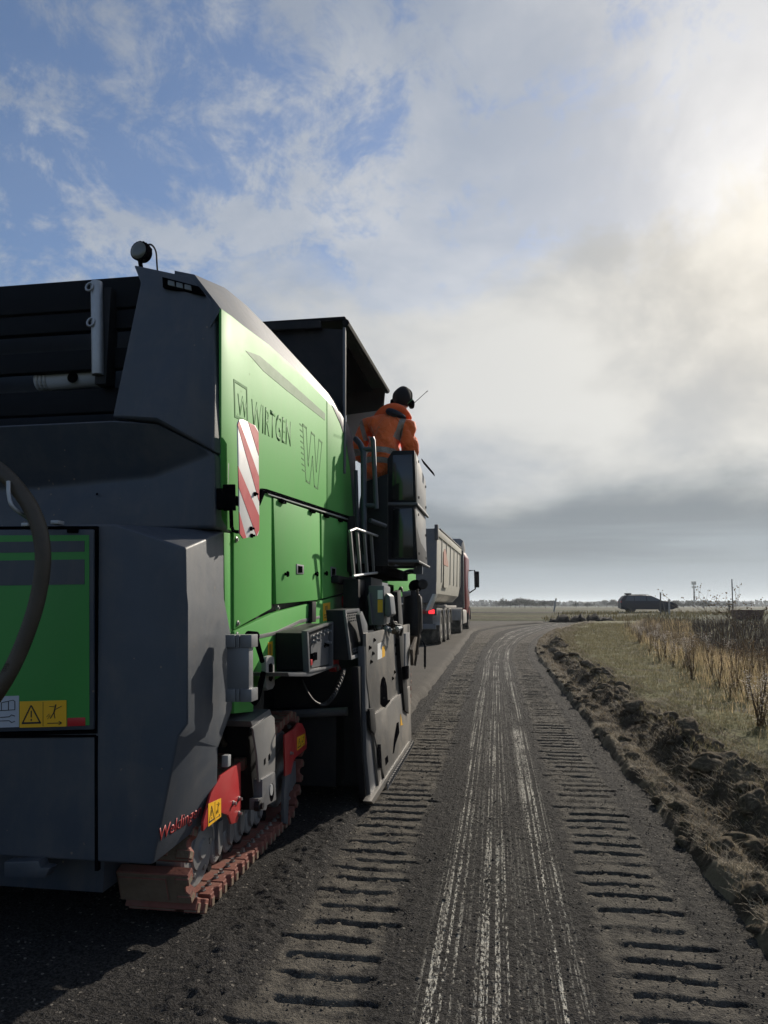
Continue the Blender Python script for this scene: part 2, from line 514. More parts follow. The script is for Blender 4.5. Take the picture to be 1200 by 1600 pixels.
# ---- milled asphalt
def mat_milled():
    m_ = bpy.data.materials.new('milled_asphalt'); m_.use_nodes = True
    t = m_.node_tree; k = NT(t); b = t.nodes['Principled BSDF']
    uv, (u, y, _) = uvsep(k)
    P = k.n('ShaderNodeTexCoord').outputs['Object']
    big = k.noise(P, 1.3, 5, 0.6)
    fine = k.noise(P, 95.0, 3, 0.7)
    mid = k.noise(P, 26.0, 4, 0.65)
    c = k.mix(big, (0.033, 0.031, 0.030), (0.055, 0.052, 0.049))
    c = k.mix(k.ss(fine, 0.35, 0.72), k.v('SCALE', c, scale=0.35), k.v('SCALE', c, scale=1.7))
    # pale single stones
    vo = k.n('ShaderNodeTexVoronoi'); k.put(vo.inputs['Vector'], P); vo.inputs['Scale'].default_value = 70
    wn = k.n('ShaderNodeTexWhiteNoise'); k.put(wn.inputs['Vector'], vo.outputs['Position'])
    st = k.m('MULTIPLY', k.ss(wn.outputs['Value'], 0.955, 0.965), k.ss(vo.outputs['Distance'], 0.35, 0.5, 1, 0))
    c = k.mix(k.m('MULTIPLY', st, 0.7), c, (0.26, 0.235, 0.20))
    # dusty beige print of the crawler pads
    wob = k.m('MULTIPLY', k.m('SUBTRACT', k.noise(P, 7.0, 4, 0.6), 0.5), 0.16)
    uw = k.m('ADD', u, wob)
    def win(a, b_, s=0.035):
        return k.m('MULTIPLY', k.ss(uw, a - s, a + s), k.ss(uw, b_ - s, b_ + s, 1, 0))
    band = k.m('ADD', win(-0.90, -0.50), k.m('MULTIPLY', win(0.40, 0.82), 0.75), clamp=True)
    dustn = k.ss(k.noise(P, 11.0, 6, 0.65), 0.30, 0.62)
    c = k.mix(k.m('MULTIPLY', band, k.m('MULTIPLY', dustn, 0.75)), c, (0.165, 0.148, 0.122))
    edge = k.m('MULTIPLY', win(0.92, 1.12, 0.06), k.ss(k.noise(P, 15.0, 6, 0.65), 0.40, 0.7))
    c = k.mix(k.m('MULTIPLY', edge, 0.45), c, (0.14, 0.125, 0.105))
    # white remains of road paint, torn into beads along the milling lines
    line = k.noise(k.comb(k.m('MULTIPLY', u, 58.0), k.m('MULTIPLY', y, 0.22), 0.0), 1.0, 2, 0.5)
    bead = k.noise(k.comb(k.m('MULTIPLY', u, 115.0), k.m('MULTIPLY', y, 27.0), 3.0), 1.0, 3, 0.7)
    patch = k.noise(k.comb(k.m('MULTIPLY', u, 5.0), k.m('MULTIPLY', y, 1.3), 9.0), 1.0, 3, 0.6)
    def uwin(a, b_, s=0.02):
        return k.m('MULTIPLY', k.ss(u, a - s, a + s), k.ss(u, b_ - s, b_ + s, 1, 0))
    grp = k.m('ADD', uwin(-0.30, -0.185), k.m('ADD', uwin(-0.10, 0.03), uwin(0.165, 0.285)), clamp=True)
    grp = k.m('ADD', grp, k.m('MULTIPLY', uwin(-0.31, 0.32), 0.25), clamp=True)
    wt_ = k.m('MULTIPLY', grp, k.m('MULTIPLY', k.ss(line, 0.48, 0.58), k.ss(k.m('ADD', bead, k.m('MULTIPLY', k.m('SUBTRACT', patch, 0.5), 0.45)), 0.47, 0.58)))
    c = k.mix(k.m('MULTIPLY', wt_, 0.95), c, (0.55, 0.525, 0.46))
    k.put(b.inputs['Base Color'], c)
    k.put(b.inputs['Roughness'], k.m('ADD', 0.75, k.m('MULTIPLY', fine, 0.25)))
    b.inputs['Specular IOR Level'].default_value = 0.08
    bn = k.n('ShaderNodeBump'); bn.inputs['Strength'].default_value = 1.0; bn.inputs['Distance'].default_value = 0.022
    k.put(bn.inputs['Height'], k.m('ADD', fine, k.m('MULTIPLY', mid, 0.8)))
    k.link(bn.outputs[0], b.inputs['Normal'])
    return m_

def rows(spec):
    out = [spec[0][0]]
    for y1, dlt in spec[1:]:
        n = int(round((y1 - out[-1]) / dlt))
        out += list(np.linspace(out[-1], y1, n + 1)[1:])
    return np.array(out)

Yr = rows([(1.2, 0), (2.2, 0.03), (5.5, 0.0115), (9.0, 0.02), (15, 0.035), (26, 0.06), (48, 0.16)])
Ur = np.concatenate([np.linspace(-6.0, -2.6, 60)[:-1], np.linspace(-2.6, -1.5, 60)[:-1], np.linspace(-1.5, 1.30, 235)])
U, Yg = np.meshgrid(Ur, Yr)
near = sst(Yg, 26, 9)                               # fine relief fades with distance
near = 1 - sst(Yg, 9, 26)
z = zt(Yg) + 0.0
# longitudinal milling lines
z += 0.0035 * (vn(U * 70, Yg * 0.5, 3) - 0.5) * near
# loose crumbs
crumb = fbm(U * 45, Yg * 45, 5, 3, 0.6)
z += 0.012 * (crumb - 0.5) * (0.4 + near)
z += 0.02 * (fbm(U * 1.2, Yg * 1.2, 8, 3) - 0.5)
def pads(u, Y, a, b_, seed, depth):
    ph = Y / 0.157 + 0.60 * (vn(Y * 2.1, Y * 0, seed) - 0.5) + 0.16 * (vn(u * 7, Y * 4, seed + 2) - 0.5)
    kk = np.floor(ph)
    fr = ph - kk
    wob = 0.15 * (vn(kk * 1.7, kk * 0, seed + 4) - 0.5)
    inb = sst(u, a + wob - 0.02, a + wob + 0.02) * (1 - sst(u, b_ + wob - 0.02, b_ + wob + 0.02))
    amp = 0.34 + 1.0 * vn(kk * 2.3, kk * 0 + 5, seed + 6)
    amp = amp * (0.6 + 0.8 * vn(kk * 3.1 + 40, u * 7, seed + 8))
    rag = 0.05 * (vn(u * 22, Y * 12, seed + 9) - 0.5)
    f2 = np.clip(fr + rag, 0, 1)
    far_ = sst(Y, 7, 15)
    groove = sst(f2, 0.0, 0.03) * (1 - sst(f2, 0.09 + 0.16 * far_, 0.24 + 0.28 * far_)) * (1 + 0.35 * far_)
    rise = 0.010 * (1 - f2)                            # pads tilt a little up towards the last groove
    flat = -0.004
    return inb, -depth * groove * amp + rise + flat
for a, b_, sd_, dp in ((-0.88, -0.50, 21, 0.031), (0.42, 0.80, 41, 0.036)):
    inb, h = pads(U, Yg, a, b_, sd_, dp)
    z = z * (1 - 0.0 * inb) + inb * h * np.where(Yg < 30, 1, 0.6)
    z -= inb * 0.010 * (crumb - 0.5)
# loose heap of millings along the drum's edge, left of the print
heap = sst(U, -1.26, -1.12) * (1 - sst(U, -1.0, -0.90)) * (1 - sst(Yg, 5.4, 6.3))
z += heap * (0.014 + 0.030 * (fbm(U * 9, Yg * 9, 61, 3, 0.6) - 0.3) + 0.028 * (fbm(U * 40, Yg * 40, 62, 3, 0.7) - 0.4))
# ragged crumbs along the verge
z += sst(U, 0.95, 1.2) * 0.03 * (fbm(U * 20, Yg * 20, 65, 3, 0.6) - 0.35) * near
rut = (1 - sst(U, -1.34, -1.28)) * sst(U, -1.68, -1.62) * (1 - sst(Yg, 5.2, 5.6))
z -= rut * 0.006
Xg = lane_x(U, Yg)
milled = grid_mesh('milled_road', Xg, Yg, z, (U, Yg), [mat_milled()])

# ---- the old road surface still to be milled: a slab one cut higher
def mat_oldroad():
    m_ = bpy.data.materials.new('old_asphalt'); m_.use_nodes = True
    t = m_.node_tree; k = NT(t); b = t.nodes['Principled BSDF']
    P = k.n('ShaderNodeTexCoord').outputs['Object']
    c = k.mix(k.noise(P, 0.9, 6, 0.6), (0.050, 0.046, 0.041), (0.110, 0.098, 0.083))
    c = k.mix(k.ss(k.noise(P, 60, 3, 0.7), 0.35, 0.7), k.v('SCALE', c, scale=0.75), k.v('SCALE', c, scale=1.2))
    k.put(b.inputs['Base Color'], c)
    b.inputs['Roughness'].default_value = 0.9
    b.inputs['Specular IOR Level'].default_value = 0.08
    bn = k.n('ShaderNodeBump'); bn.inputs['Strength'].default_value = 0.5; bn.inputs['Distance'].default_value = 0.01
    k.put(bn.inputs['Height'], k.noise(P, 50, 4, 0.7)); k.link(bn.outputs[0], b.inputs['Normal'])
    return m_
ys = rows([(6.55, 0), (12, 0.08), (26, 0.15), (45, 0.4)])
us = np.concatenate([[-8.2, -8.0], np.linspace(-7.5, -1.3, 18), [-1.22, -1.17, -1.13, -1.10]])
U2, Y2 = np.meshgrid(us, ys)
jag = 0.09 * (fbm(Y2 * 2.2, U2 * 0, 71, 4, 0.6) - 0.5)
top = zt(Y2) + 0.105 + 0.012 * (fbm(U2 * 3, Y2 * 3, 73, 3) - 0.5)
fall = np.array([0.0] * (len(us) - 4) + [0.012, 0.035, 0.08, 0.13])[None, :]
z2 = top - fall * (0.8 + 0.4 * vn(Y2 * 6, U2 * 0, 75))
z2[0, :] = zt(ys[0]) - 0.02
X2 = lane_x(U2, Y2) + jag * sst(U2, -1.5, -1.2)
Y2 = Y2.copy(); Y2[0, :] -= 0.05
oldroad = grid_mesh('old_road', X2, Y2, z2, (U2, Y2), [mat_oldroad()])

# ---- verge: cut sods, trench, heap of turf and soil, mown grass, ditch
def mat_verge():
    m_ = bpy.data.materials.new('turf_and_soil'); m_.use_nodes = True
    t = m_.node_tree; k = NT(t); b = t.nodes['Principled BSDF']
    uv, (u, y, _) = uvsep(k)
    P = k.n('ShaderNodeTexCoord').outputs['Object']
    soil = k.mix(k.noise(P, 9, 6, 0.65), (0.036, 0.028, 0.021), (0.095, 0.074, 0.053))
    thatch = k.mix(k.noise(P, 30, 5, 0.7), (0.110, 0.092, 0.064), (0.270, 0.225, 0.155))
    grass = k.mix(k.noise(P, 14, 5, 0.65), (0.085, 0.088, 0.036), (0.200, 0.185, 0.088))
    s1 = k.ss(k.noise(P, 3.2, 6, 0.6, 0.4), 0.42, 0.60)
    heapc = k.mix(s1, soil, thatch)
    g1 = k.m('MULTIPLY', k.ss(u, 1.6, 2.25), k.ss(k.noise(P, 2.0, 5, 0.6), 0.30, 0.55))
    c = k.mix(g1, heapc, grass)
    tr = k.m('MULTIPLY', k.ss(u, 1.26, 1.36), k.ss(u, 1.5, 1.75, 1, 0))
    c = k.mix(k.m('MULTIPLY', tr, 0.8), c, soil)
    k.put(b.inputs['Base Color'], c)
    b.inputs['Roughness'].default_value = 0.95
    b.inputs['Specular IOR Level'].default_value = 0.15
    bn = k.n('ShaderNodeBump'); bn.inputs['Strength'].default_value = 1.0; bn.inputs['Distance'].default_value = 0.03
    k.put(bn.inputs['Height'], k.m('ADD', k.noise(P, 28, 6, 0.7), k.m('MULTIPLY', k.noise(P, 110, 3, 0.7), 0.4)))
    k.link(bn.outputs[0], b.inputs['Normal'])
    return m_
def verge_h(u, Y):
    base = zt(Y)
    toe = 1.08 + 0.10 * (fbm(Y * 1.4, Y * 0, 81, 3) - 0.5)
    n1 = fbm(u * 3.2, Y * 3.2, 83, 4, 0.55)
    n2 = fbm(u * 9, Y * 9, 85, 4, 0.6)
    n3 = fbm(u * 30, Y * 30, 87, 3, 0.6)
    up = sst(u, toe - 0.06, toe + 0.05)
    sod = up * (1 - sst(u, toe + 0.16, toe + 0.28)) * (0.055 + 0.09 * (fbm(Y * 2.2, u * 2, 89, 3) - 0.30))
    hw = 0.23 + 0.09 * fbm(Y * 0.7, Y * 0, 91, 2)
    cr = 1.68 + 0.20 * (fbm(Y * 0.8, Y * 0 + 3, 93, 3) - 0.5)
    hh = (0.165 + 0.16 * (fbm(Y * 1.1, Y * 0 + 9, 95, 3) - 0.5)) * (1 - 0.5 * sst(Y, 25, 45))
    heap_ = np.exp(-((u - cr) / hw) ** 2) * hh
    lum = np.abs(n1 - 0.5) * 2
    heap_ = heap_ * (0.62 + 0.95 * n1) + np.exp(-((u - cr) / (hw * 1.25)) ** 2) * (0.13 * (n2 - 0.5) + 0.085 * (n3 - 0.5))
    trench = -0.03 * np.exp(-((u - (toe + 0.36)) / 0.10) ** 2)
    lawn = sst(u, 1.7, 2.4) * (0.10 + 0.05 * (n1 - 0.5) + 0.03 * (n2 - 0.5))
    dit = sst(u, 4.2, 7.5) * -0.75 * (1 - sst(Y, 34, 48))
    rough = up * (0.03 * (n2 - 0.5) + 0.035 * (n3 - 0.5)) * (1 - 0.6 * sst(u, 2.3, 3.0))
    return base - 0.03 * (1 - up) + sod + heap_ + trench + lawn + dit + rough
yv = rows([(1.2, 0), (2.5, 0.05), (7, 0.019), (12, 0.034), (20, 0.065), (46, 0.18)])
uv_ = np.concatenate([np.linspace(0.98, 2.4, 110)[:-1], np.linspace(2.4, 4.5, 60)[:-1], np.linspace(4.5, 16, 40)])
U3, Y3 = np.meshgrid(uv_, yv)
Z3 = verge_h(U3, Y3)
verge = grid_mesh('verge', U3 + cR(Y3), Y3, Z3, (U3, Y3), [mat_verge()])

# ---- fields out to the horizon
def mat_field():
    m_ = bpy.data.materials.new('field_grass'); m_.use_nodes = True
    t = m_.node_tree; k = NT(t); b = t.nodes['Principled BSDF']
    P = k.n('ShaderNodeTexCoord').outputs['Object']
    sx, sy, _ = k.sep(P)
    streak_ = k.noise(k.comb(k.m('MULTIPLY', sx, 0.05), k.m('MULTIPLY', sy, 0.22), 0), 1.0, 6, 0.6)
    c = k.mix(k.ss(streak_, 0.35, 0.65), (0.060, 0.052, 0.030), (0.120, 0.105, 0.055))
    c = k.mix(k.ss(k.noise(P, 0.02, 5, 0.6), 0.45, 0.6), c, (0.050, 0.060, 0.028))
    c = k.mix(k.ss(k.noise(P, 1.2, 5, 0.7), 0.3, 0.7), k.v('SCALE', c, scale=0.6), k.v('SCALE', c, scale=1.25))
    k.put(b.inputs['Base Color'], c)
    b.inputs['Roughness'].default_value = 0.95
    b.inputs['Specular IOR Level'].default_value = 0.1
    bn = k.n('ShaderNodeBump'); bn.inputs['Strength'].default_value = 1.0; bn.inputs['Distance'].default_value = 0.15
    k.put(bn.inputs['Height'], k.noise(P, 3.0, 6, 0.7)); k.link(bn.outputs[0], b.inputs['Normal'])
    return m_
def half_axis(n, far):
    t = np.linspace(0, 1, n)
    return 3.0 * n / 40 * t * 8 + far * t ** 4
fx = np.concatenate([-half_axis(70, 2500)[::-1][:-1], half_axis(70, 2500)])
fy = np.concatenate([[-60, -20, -5], half_axis(140, 3200)])
U4, Y4 = np.meshgrid(fx, fy)
ROAD_Y, ROAD_Z = 66.0, 0.80
def field_h(X, Y):
    h = zt(Y) + 0.05 - 0.35 * sst(Y, 72, 82)
    h = h + 0.12 * (fbm(X * 0.3, Y * 0.3, 101, 3) - 0.5)
    corr = (1 - sst(np.abs(X - 3.5), 11, 13)) * (1 - sst(Y, 44.5, 46.5))
    h = h - 1.3 * corr
    emb = sst(Y, ROAD_Y - 7, ROAD_Y - 3.4) * (1 - sst(Y, ROAD_Y + 3.4, ROAD_Y + 7))
    h = h * (1 - emb) + emb * (ROAD_Z - 0.05)
    h = h - 1.0 * sst(Y, 300, 3000) * 0.2
    return h
field = grid_mesh('field', U4, Y4, field_h(U4, Y4), None, [mat_field()])
# crossing road on its low bank
xr = np.linspace(-220, 260, 160); yr_ = np.array([ROAD_Y - 3.2, ROAD_Y - 3.0, ROAD_Y, ROAD_Y + 3.0, ROAD_Y + 3.2])
U5, Y5 = np.meshgrid(xr, yr_)
Z5 = ROAD_Z + np.array([-0.06, 0.01, 0.03, 0.01, -0.06])[:, None] + 0 * U5
crossroad = grid_mesh('crossing_road', U5, Y5, Z5, None, [mat_oldroad()])


# ---- blades, stalks and seed heads
def leaf_mat(name, ca, cb, scale=3.0, trans=0.25):
    m_ = bpy.data.materials.new(name); m_.use_nodes = True
    t = m_.node_tree; k = NT(t); b = t.nodes['Principled BSDF']
    P = k.n('ShaderNodeTexCoord').outputs['Object']
    gi = k.n('ShaderNodeNewGeometry').outputs['Random Per Island']
    f = k.m('ADD', k.m('MULTIPLY', k.noise(P, scale, 3, 0.6), 0.6), k.m('MULTIPLY', gi, 0.4))
    c = k.mix(k.ss(f, 0.25, 0.75), ca, cb)
    k.put(b.inputs['Base Color'], c)
    b.inputs['Roughness'].default_value = 0.7
    b.inputs['Specular IOR Level'].default_value = 0.2
    tr = k.n('ShaderNodeBsdfTranslucent'); k.put(tr.inputs[0], c)
    mx = k.n('ShaderNodeMixShader'); mx.inputs[0].default_value = trans
    k.link(b.outputs[0], mx.inputs[1]); k.link(tr.outputs[0], mx.inputs[2])
    k.link(mx.outputs[0], t.nodes['Material Output'].inputs[0])
    return m_
rng = np.random.default_rng(5)
def strips(name, base, height, width, lean, m_, segs=2, kind='stuff', curl=0.35):
    """base (n,3); each a thin bent blade of segs pieces"""
    n = len(base)
    th = rng.uniform(0, 2 * np.pi, n)
    fwd = np.stack([np.cos(th), np.sin(th), np.zeros(n)], 1)
    sd_ = np.stack([-np.sin(th), np.cos(th), np.zeros(n)], 1)
    vs = []
    for s in range(segs + 1):
        t = s / segs
        p = base + np.array([0, 0, 1]) * (height * t * (1 - 0.25 * lean * t))[:, None] + fwd * (height * lean * (t * (1 - curl) + curl * t * t))[:, None]
        wd = (width * (1 - t) ** 0.7)[:, None] * 0.5
        if s < segs:
            vs += [p - sd_ * wd, p + sd_ * wd]
        else:
            vs += [p]
    k = 2 * segs + 1
    V = np.stack(vs, 1).reshape(-1, 3)
    f = []
    o = (np.arange(n) * k)[:, None]
    for s in range(segs - 1):
        f.append(o + np.array([[2 * s, 2 * s + 1, 2 * s + 3]])); f.append(o + np.array([[2 * s, 2 * s + 3, 2 * s + 2]]))
    f.append(o + np.array([[2 * segs - 2, 2 * segs - 1, 2 * segs]]))
    Fc = np.concatenate(f, 0)
    return V, Fc
def tri_mesh(name, V, Fc, m_, kind='stuff'):
    me = bpy.data.meshes.new(name)
    me.vertices.add(len(V)); me.vertices.foreach_set('co', V.astype(np.float32).ravel())
    me.loops.add(Fc.size); me.loops.foreach_set('vertex_index', Fc.astype(np.int32).ravel())
    me.polygons.add(len(Fc))
    me.polygons.foreach_set('loop_start', (np.arange(len(Fc)) * 3).astype(np.int32))
    me.polygons.foreach_set('loop_total', np.full(len(Fc), 3, np.int32))
    me.update(calc_edges=True)
    me.materials.append(m_)
    o = link(bpy.data.objects.new(name, me))
    o['kind'] = kind
    return o
def scatter(n, ulo, uhi, ylo, yhi, ypow=2.2):
    """denser near the camera"""
    t = rng.random(n) ** ypow
    Y = ylo + (yhi - ylo) * t
    u = ulo + (uhi - ulo) * rng.random(n)
    return u, Y
# short mown grass behind the heap
u, Y = scatter(100000, 1.6, 5.2, 2.5, 42)
keep = fbm(u * 1.6, Y * 1.6, 111, 3) > 0.42 - 0.12 * (u > 2.5)
u, Y = u[keep], Y[keep]
zz = verge_h(u, Y)
sc = 1 + 0.03 * Y
V, Fc = strips('g', np.stack([u + cR(Y), Y, zz - 0.01], 1), rng.uniform(0.03, 0.09, len(u)) * (1 + 0.02 * Y), 0.005 * sc, rng.uniform(0.2, 0.9, len(u)), None)
g = tri_mesh('short_grass', V, Fc, leaf_mat('short_grass', (0.085, 0.082, 0.038), (0.250, 0.215, 0.125), 2.0, 0.4))
tag(g, 'short dull green grass on the flat verge behind the turned soil', 'grass')
# dead thatch and roots on the heap
u, Y = scatter(80000, 1.10, 2.35, 2.2, 36)
keep = fbm(u * 3.2, Y * 3.2, 83, 4, 0.55) > 0.36
u, Y = u[keep], Y[keep]
zz = verge_h(u, Y)
V, Fc = strips('t', np.stack([u + cR(Y), Y, zz - 0.008], 1), rng.uniform(0.02, 0.07, len(u)) * (1 + 0.02 * Y), 0.004 * (1 + 0.03 * Y), rng.uniform(0.6, 1.8, len(u)), None)
g = tri_mesh('dead_thatch', V, Fc, leaf_mat('dead_thatch', (0.130, 0.105, 0.068), (0.330, 0.270, 0.180), 3.0, 0.3))
tag(g, 'matted brown thatch and roots on the turned soil heap', 'thatch')
# tall dry grass along the ditch
def tall_edge(Y):
    return 2.55 + 0.11 * np.clip(Y - 7.5, 0, 16)
u, Y = scatter(48000, 0, 1, 5.0, 44, 1.7)
te = tall_edge(Y)
uu = te + (u ** 1.3) * 3.6 - 0.35
keep = rng.random(len(u)) < sst(uu, te - 0.35, te + 1.1) * (0.40 + 0.9 * (fbm(uu * 0.9, Y * 0.9, 113, 3) > 0.45))
uu, Y = uu[keep], Y[keep]
zz = verge_h(uu, Y)
hh = rng.uniform(0.10, 0.55, len(uu)) * (0.35 + 0.75 * sst(uu - tall_edge(Y), -0.2, 1.3))
V, Fc = strips('t', np.stack([uu + cR(Y), Y, zz - 0.02], 1), hh, 0.005 * (1 + 0.035 * Y), rng.uniform(0.05, 0.9, len(uu)), None, segs=3)
g = tri_mesh('tall_dry_grass', V, Fc, leaf_mat('tall_dry_grass', (0.190, 0.160, 0.080), (0.480, 0.370, 0.225), 0.9, 0.6))
tag(g, 'tall straw coloured grass standing along the ditch edge', 'grass')
# ditch scrub, dark
u, Y = scatter(26000, 5.0, 13.0, 8, 45, 1.3)
zz = verge_h(u, Y)
V, Fc = strips('t', np.stack([u + cR(Y), Y, zz - 0.02], 1), rng.uniform(0.18, 0.62, len(u)), 0.012 * (1 + 0.03 * Y), rng.uniform(0.05, 0.35, len(u)), None, segs=2)
g = tri_mesh('ditch_scrub', V, Fc, leaf_mat('ditch_scrub', (0.035, 0.028, 0.024), (0.085, 0.064, 0.048), 0.6, 0.15))
tag(g, 'dark brown scrub filling the ditch behind the tall grass', 'scrub')
# far rough grass between the verge and the crossing road
u = rng.uniform(-14, 60, 26000); Y = rng.uniform(46, 64, 26000)
keep = (u > 3) & (fbm(u * 0.25, Y * 0.25, 117, 3) > 0.45)
u, Y = u[keep], Y[keep]
V, Fc = strips('t', np.stack([u, Y, field_h(u, Y) - 0.02], 1), rng.uniform(0.12, 0.40, len(u)), np.full(len(u), 0.05), rng.uniform(0.1, 0.5, len(u)), None, segs=2)
g = tri_mesh('rough_grass', V, Fc, leaf_mat('rough_grass', (0.085, 0.080, 0.034), (0.200, 0.165, 0.078), 0.3, 0.25))
tag(g, 'rough grass strip between the verge and the crossing road', 'grass')

# feathery weeds with pale seed heads: each plant one thing
M_stem = leaf_mat('dry_stem', (0.10, 0.065, 0.035), (0.20, 0.135, 0.070), 5.0, 0.1)
M_seed = leaf_mat('pale_seed', (0.34, 0.30, 0.25), (0.62, 0.56, 0.49), 8.0, 0.4)
M_rust = leaf_mat('rusty_weed', (0.15, 0.100, 0.055), (0.30, 0.210, 0.120), 4.0, 0.3)
def weed_mesh(seed, tall, fluffy):
    r_ = random.Random(seed)
    bs, bh = BM(), BM()
    for s in range(r_.randint(4, 7)):
        a = r_.uniform(0, 6.28); ln = r_.uniform(0.04, 0.16)
        h = tall * r_.uniform(0.65, 1.0)
        p0 = Vector((r_.uniform(-.04, .04), r_.uniform(-.04, .04), -0.02))
        p2 = Vector((math.cos(a) * ln, math.sin(a) * ln, h))
        p1 = (p0 + p2) / 2 + Vector((r_.uniform(-.02, .02), r_.uniform(-.02, .02), 0))
        tube(bs, [p0, p1, p2], [0.006, 0.005, 0.003], 4)
        for q in range(r_.randint(6, 10)):                 # narrow leaves
            t = r_.uniform(0.15, 0.8); b0 = p0.lerp(p2, t)
            dv = Vector((r_.uniform(-1, 1), r_.uniform(-1, 1), r_.uniform(-0.2, 0.7))).normalized() * r_.uniform(0.05, 0.10)
            sv = dv.cross(Vector((0, 0, 1))).normalized() * 0.007
            f = [bs.verts.new(x) for x in (b0 - sv * .4, b0 + dv * .5 + sv, b0 + dv, b0 + dv * .5 - sv)]
            bs.faces.new(f)
        m_ = 30 if fluffy else 22
        for q in range(m_):                                # head: small tufts round the tip
            t = r_.uniform(0, 1); c0 = p2 + Vector((r_.gauss(0, .030), r_.gauss(0, .030), -t * 0.16 + .03))
            dv = Vector((r_.uniform(-1, 1), r_.uniform(-1, 1), r_.uniform(-0.4, 1))).normalized() * r_.uniform(0.012, 0.026)
            sv = dv.cross(Vector((r_.uniform(-1, 1), r_.uniform(-1, 1), 1))).normalized() * 0.007
            f = [bh.verts.new(x) for x in (c0 - sv, c0 + sv, c0 + dv)]
            bh.faces.new(f)
    return bs, bh
def bm_mesh(name, bm, m_):
    me = bpy.data.meshes.new(name); bm.to_mesh(me); bm.free(); me.materials.append(m_)
    return me
WV = []
for s in range(4):
    bs, bh = weed_mesh(s, 0.70, s < 3)
    WV.append((bm_mesh('stem', bs, M_stem), bm_mesh('seed_head', bh, M_seed if s < 3 else M_rust)))
r_ = random.Random(33)
placed = 0
for i in range(400):
    Yw = 6.5 + 30 * r_.random() ** 1.25
    uw = float(tall_edge(np.array(Yw))) + r_.uniform(0.05, 2.6) * (0.6 + 0.4 * r_.random())
    pale = float(fbm(np.array([uw * .5]), np.array([Yw * .35]), 119, 3)[0]) > 0.44
    if placed >= 170:
        break
    sm, hm = WV[r_.randint(0, 2) if pale else 3]
    lab = 'dry weed with fluffy pale seed heads in the tall grass' if pale else 'dry weed with rust brown heads in the tall grass'
    e = link(bpy.data.objects.new('dry_weed', None))
    zw = float(verge_h(np.array([uw]), np.array([Yw]))[0])
    e.location = (uw + float(cR(np.array(Yw))), Yw, zw)
    e.rotation_euler = (0, 0, r_.uniform(0, 6.28))
    e.scale = (1, 1, 1)
    s_ = r_.uniform(0.6, 1.05)
    e.scale = (s_, s_, s_)
    tag(e, lab, 'weed', 'fluffy pale weeds in the tall grass' if pale else 'rust brown weeds in the tall grass')
    for nm, me in (('stem', sm), ('seed_head', hm)):
        c_ = link(bpy.data.objects.new(nm, me)); c_.parent = e
        if nm == 'seed_head':
            c_['kind'] = 'stuff'
    placed += 1

# bare branching weeds against the sky by the ditch
def bare_bush(seed, h):
    r_ = random.Random(seed); bm = BM()
    def br(p, dv, ln, rad, dep):
        q = p + dv * ln
        mid_ = (p + q) / 2 + Vector((r_.uniform(-1, 1), r_.uniform(-1, 1), 0)) * ln * 0.05
        tube(bm, [p, mid_, q], [rad, rad * .8, rad * .6], 4)
        if dep == 0:
            for k_ in range(2):
                c0 = q + Vector((r_.gauss(0, .02), r_.gauss(0, .02), r_.gauss(0, .02)))
                bmesh.ops.create_icosphere(bm, subdivisions=1, radius=r_.uniform(.006, .011), matrix=Matrix.Translation(c0))
            return
        for k_ in range(2):
            nd = (dv + Vector((r_.uniform(-.8, .8), r_.uniform(-.8, .8), r_.uniform(-.1, .5)))).normalized()
            br(p.lerp(q, r_.uniform(.7, 1)), nd, ln * r_.uniform(.55, .8), rad * .6, dep - 1)
    for s in range(4):
        dv = Vector((r_.uniform(-.45, .45), r_.uniform(-.45, .45), 1)).normalized()
        br(Vector((r_.uniform(-.1, .1), r_.uniform(-.1, .1), -0.05)), dv, h * r_.uniform(.4, .55), 0.007, 3)
    return bm
for i, (px, py, Yb, hb) in enumerate(((1150, 985, 21.0, 1.35), (1178, 985, 20.0, 1.25), (1196, 990, 19.0, 1.5), (1128, 980, 24.0, 1.1))):
    p = B(px, py, Yb)
    uu_ = p.x - float(cR(np.array(Yb)))
    zz_ = float(verge_h(np.array([uu_]), np.array([Yb]))[0])
    o = obj('bare_shrub', bare_bush(50 + i, 1.0), M_stem)
    o.location = (p.x, Yb, zz_)
    s_ = (B(px, 918 + 8 * (i % 3), Yb).z - zz_) / 1.05
    o.scale = (s_, s_, s_)
    tag(o, 'leafless branching shrub with tiny seed balls at the ditch', 'shrub', 'leafless shrubs at the ditch')

# clods of turf and soil thrown up along the heap
M_clod = mat('clod_soil', (0.085, 0.067, 0.047), 0.95, spec=0.1, var=0.5, vscale=9, dust=0.9, dustcol=(0.22, 0.18, 0.12), bump=1.0, bscale=30)
clod_me = []
for s in range(6):
    bm = BM()
    bmesh.ops.create_icosphere(bm, subdivisions=3, radius=1.0)
    arr = np.array([v.co[:] for v in bm.verts])
    dn = fbm(arr[:, 0] * 1.3 + s * 7 + arr[:, 2], arr[:, 1] * 1.3 - arr[:, 2] * .7, 131 + s, 3, .6)
    d2 = fbm(arr[:, 0] * 4 + s * 3 + arr[:, 2] * 2, arr[:, 1] * 4 - arr[:, 2] * 3, 151 + s, 2, .6)
    for v, a_, b_ in zip(bm.verts, dn, d2):
        v.co *= 0.40 + 0.95 * a_ + 0.55 * (b_ - .5)
        v.co.z *= 0.72
    me = bm_mesh('clod', bm, M_clod); me.shade_smooth()
    clod_me.append(me)
r_ = random.Random(91)
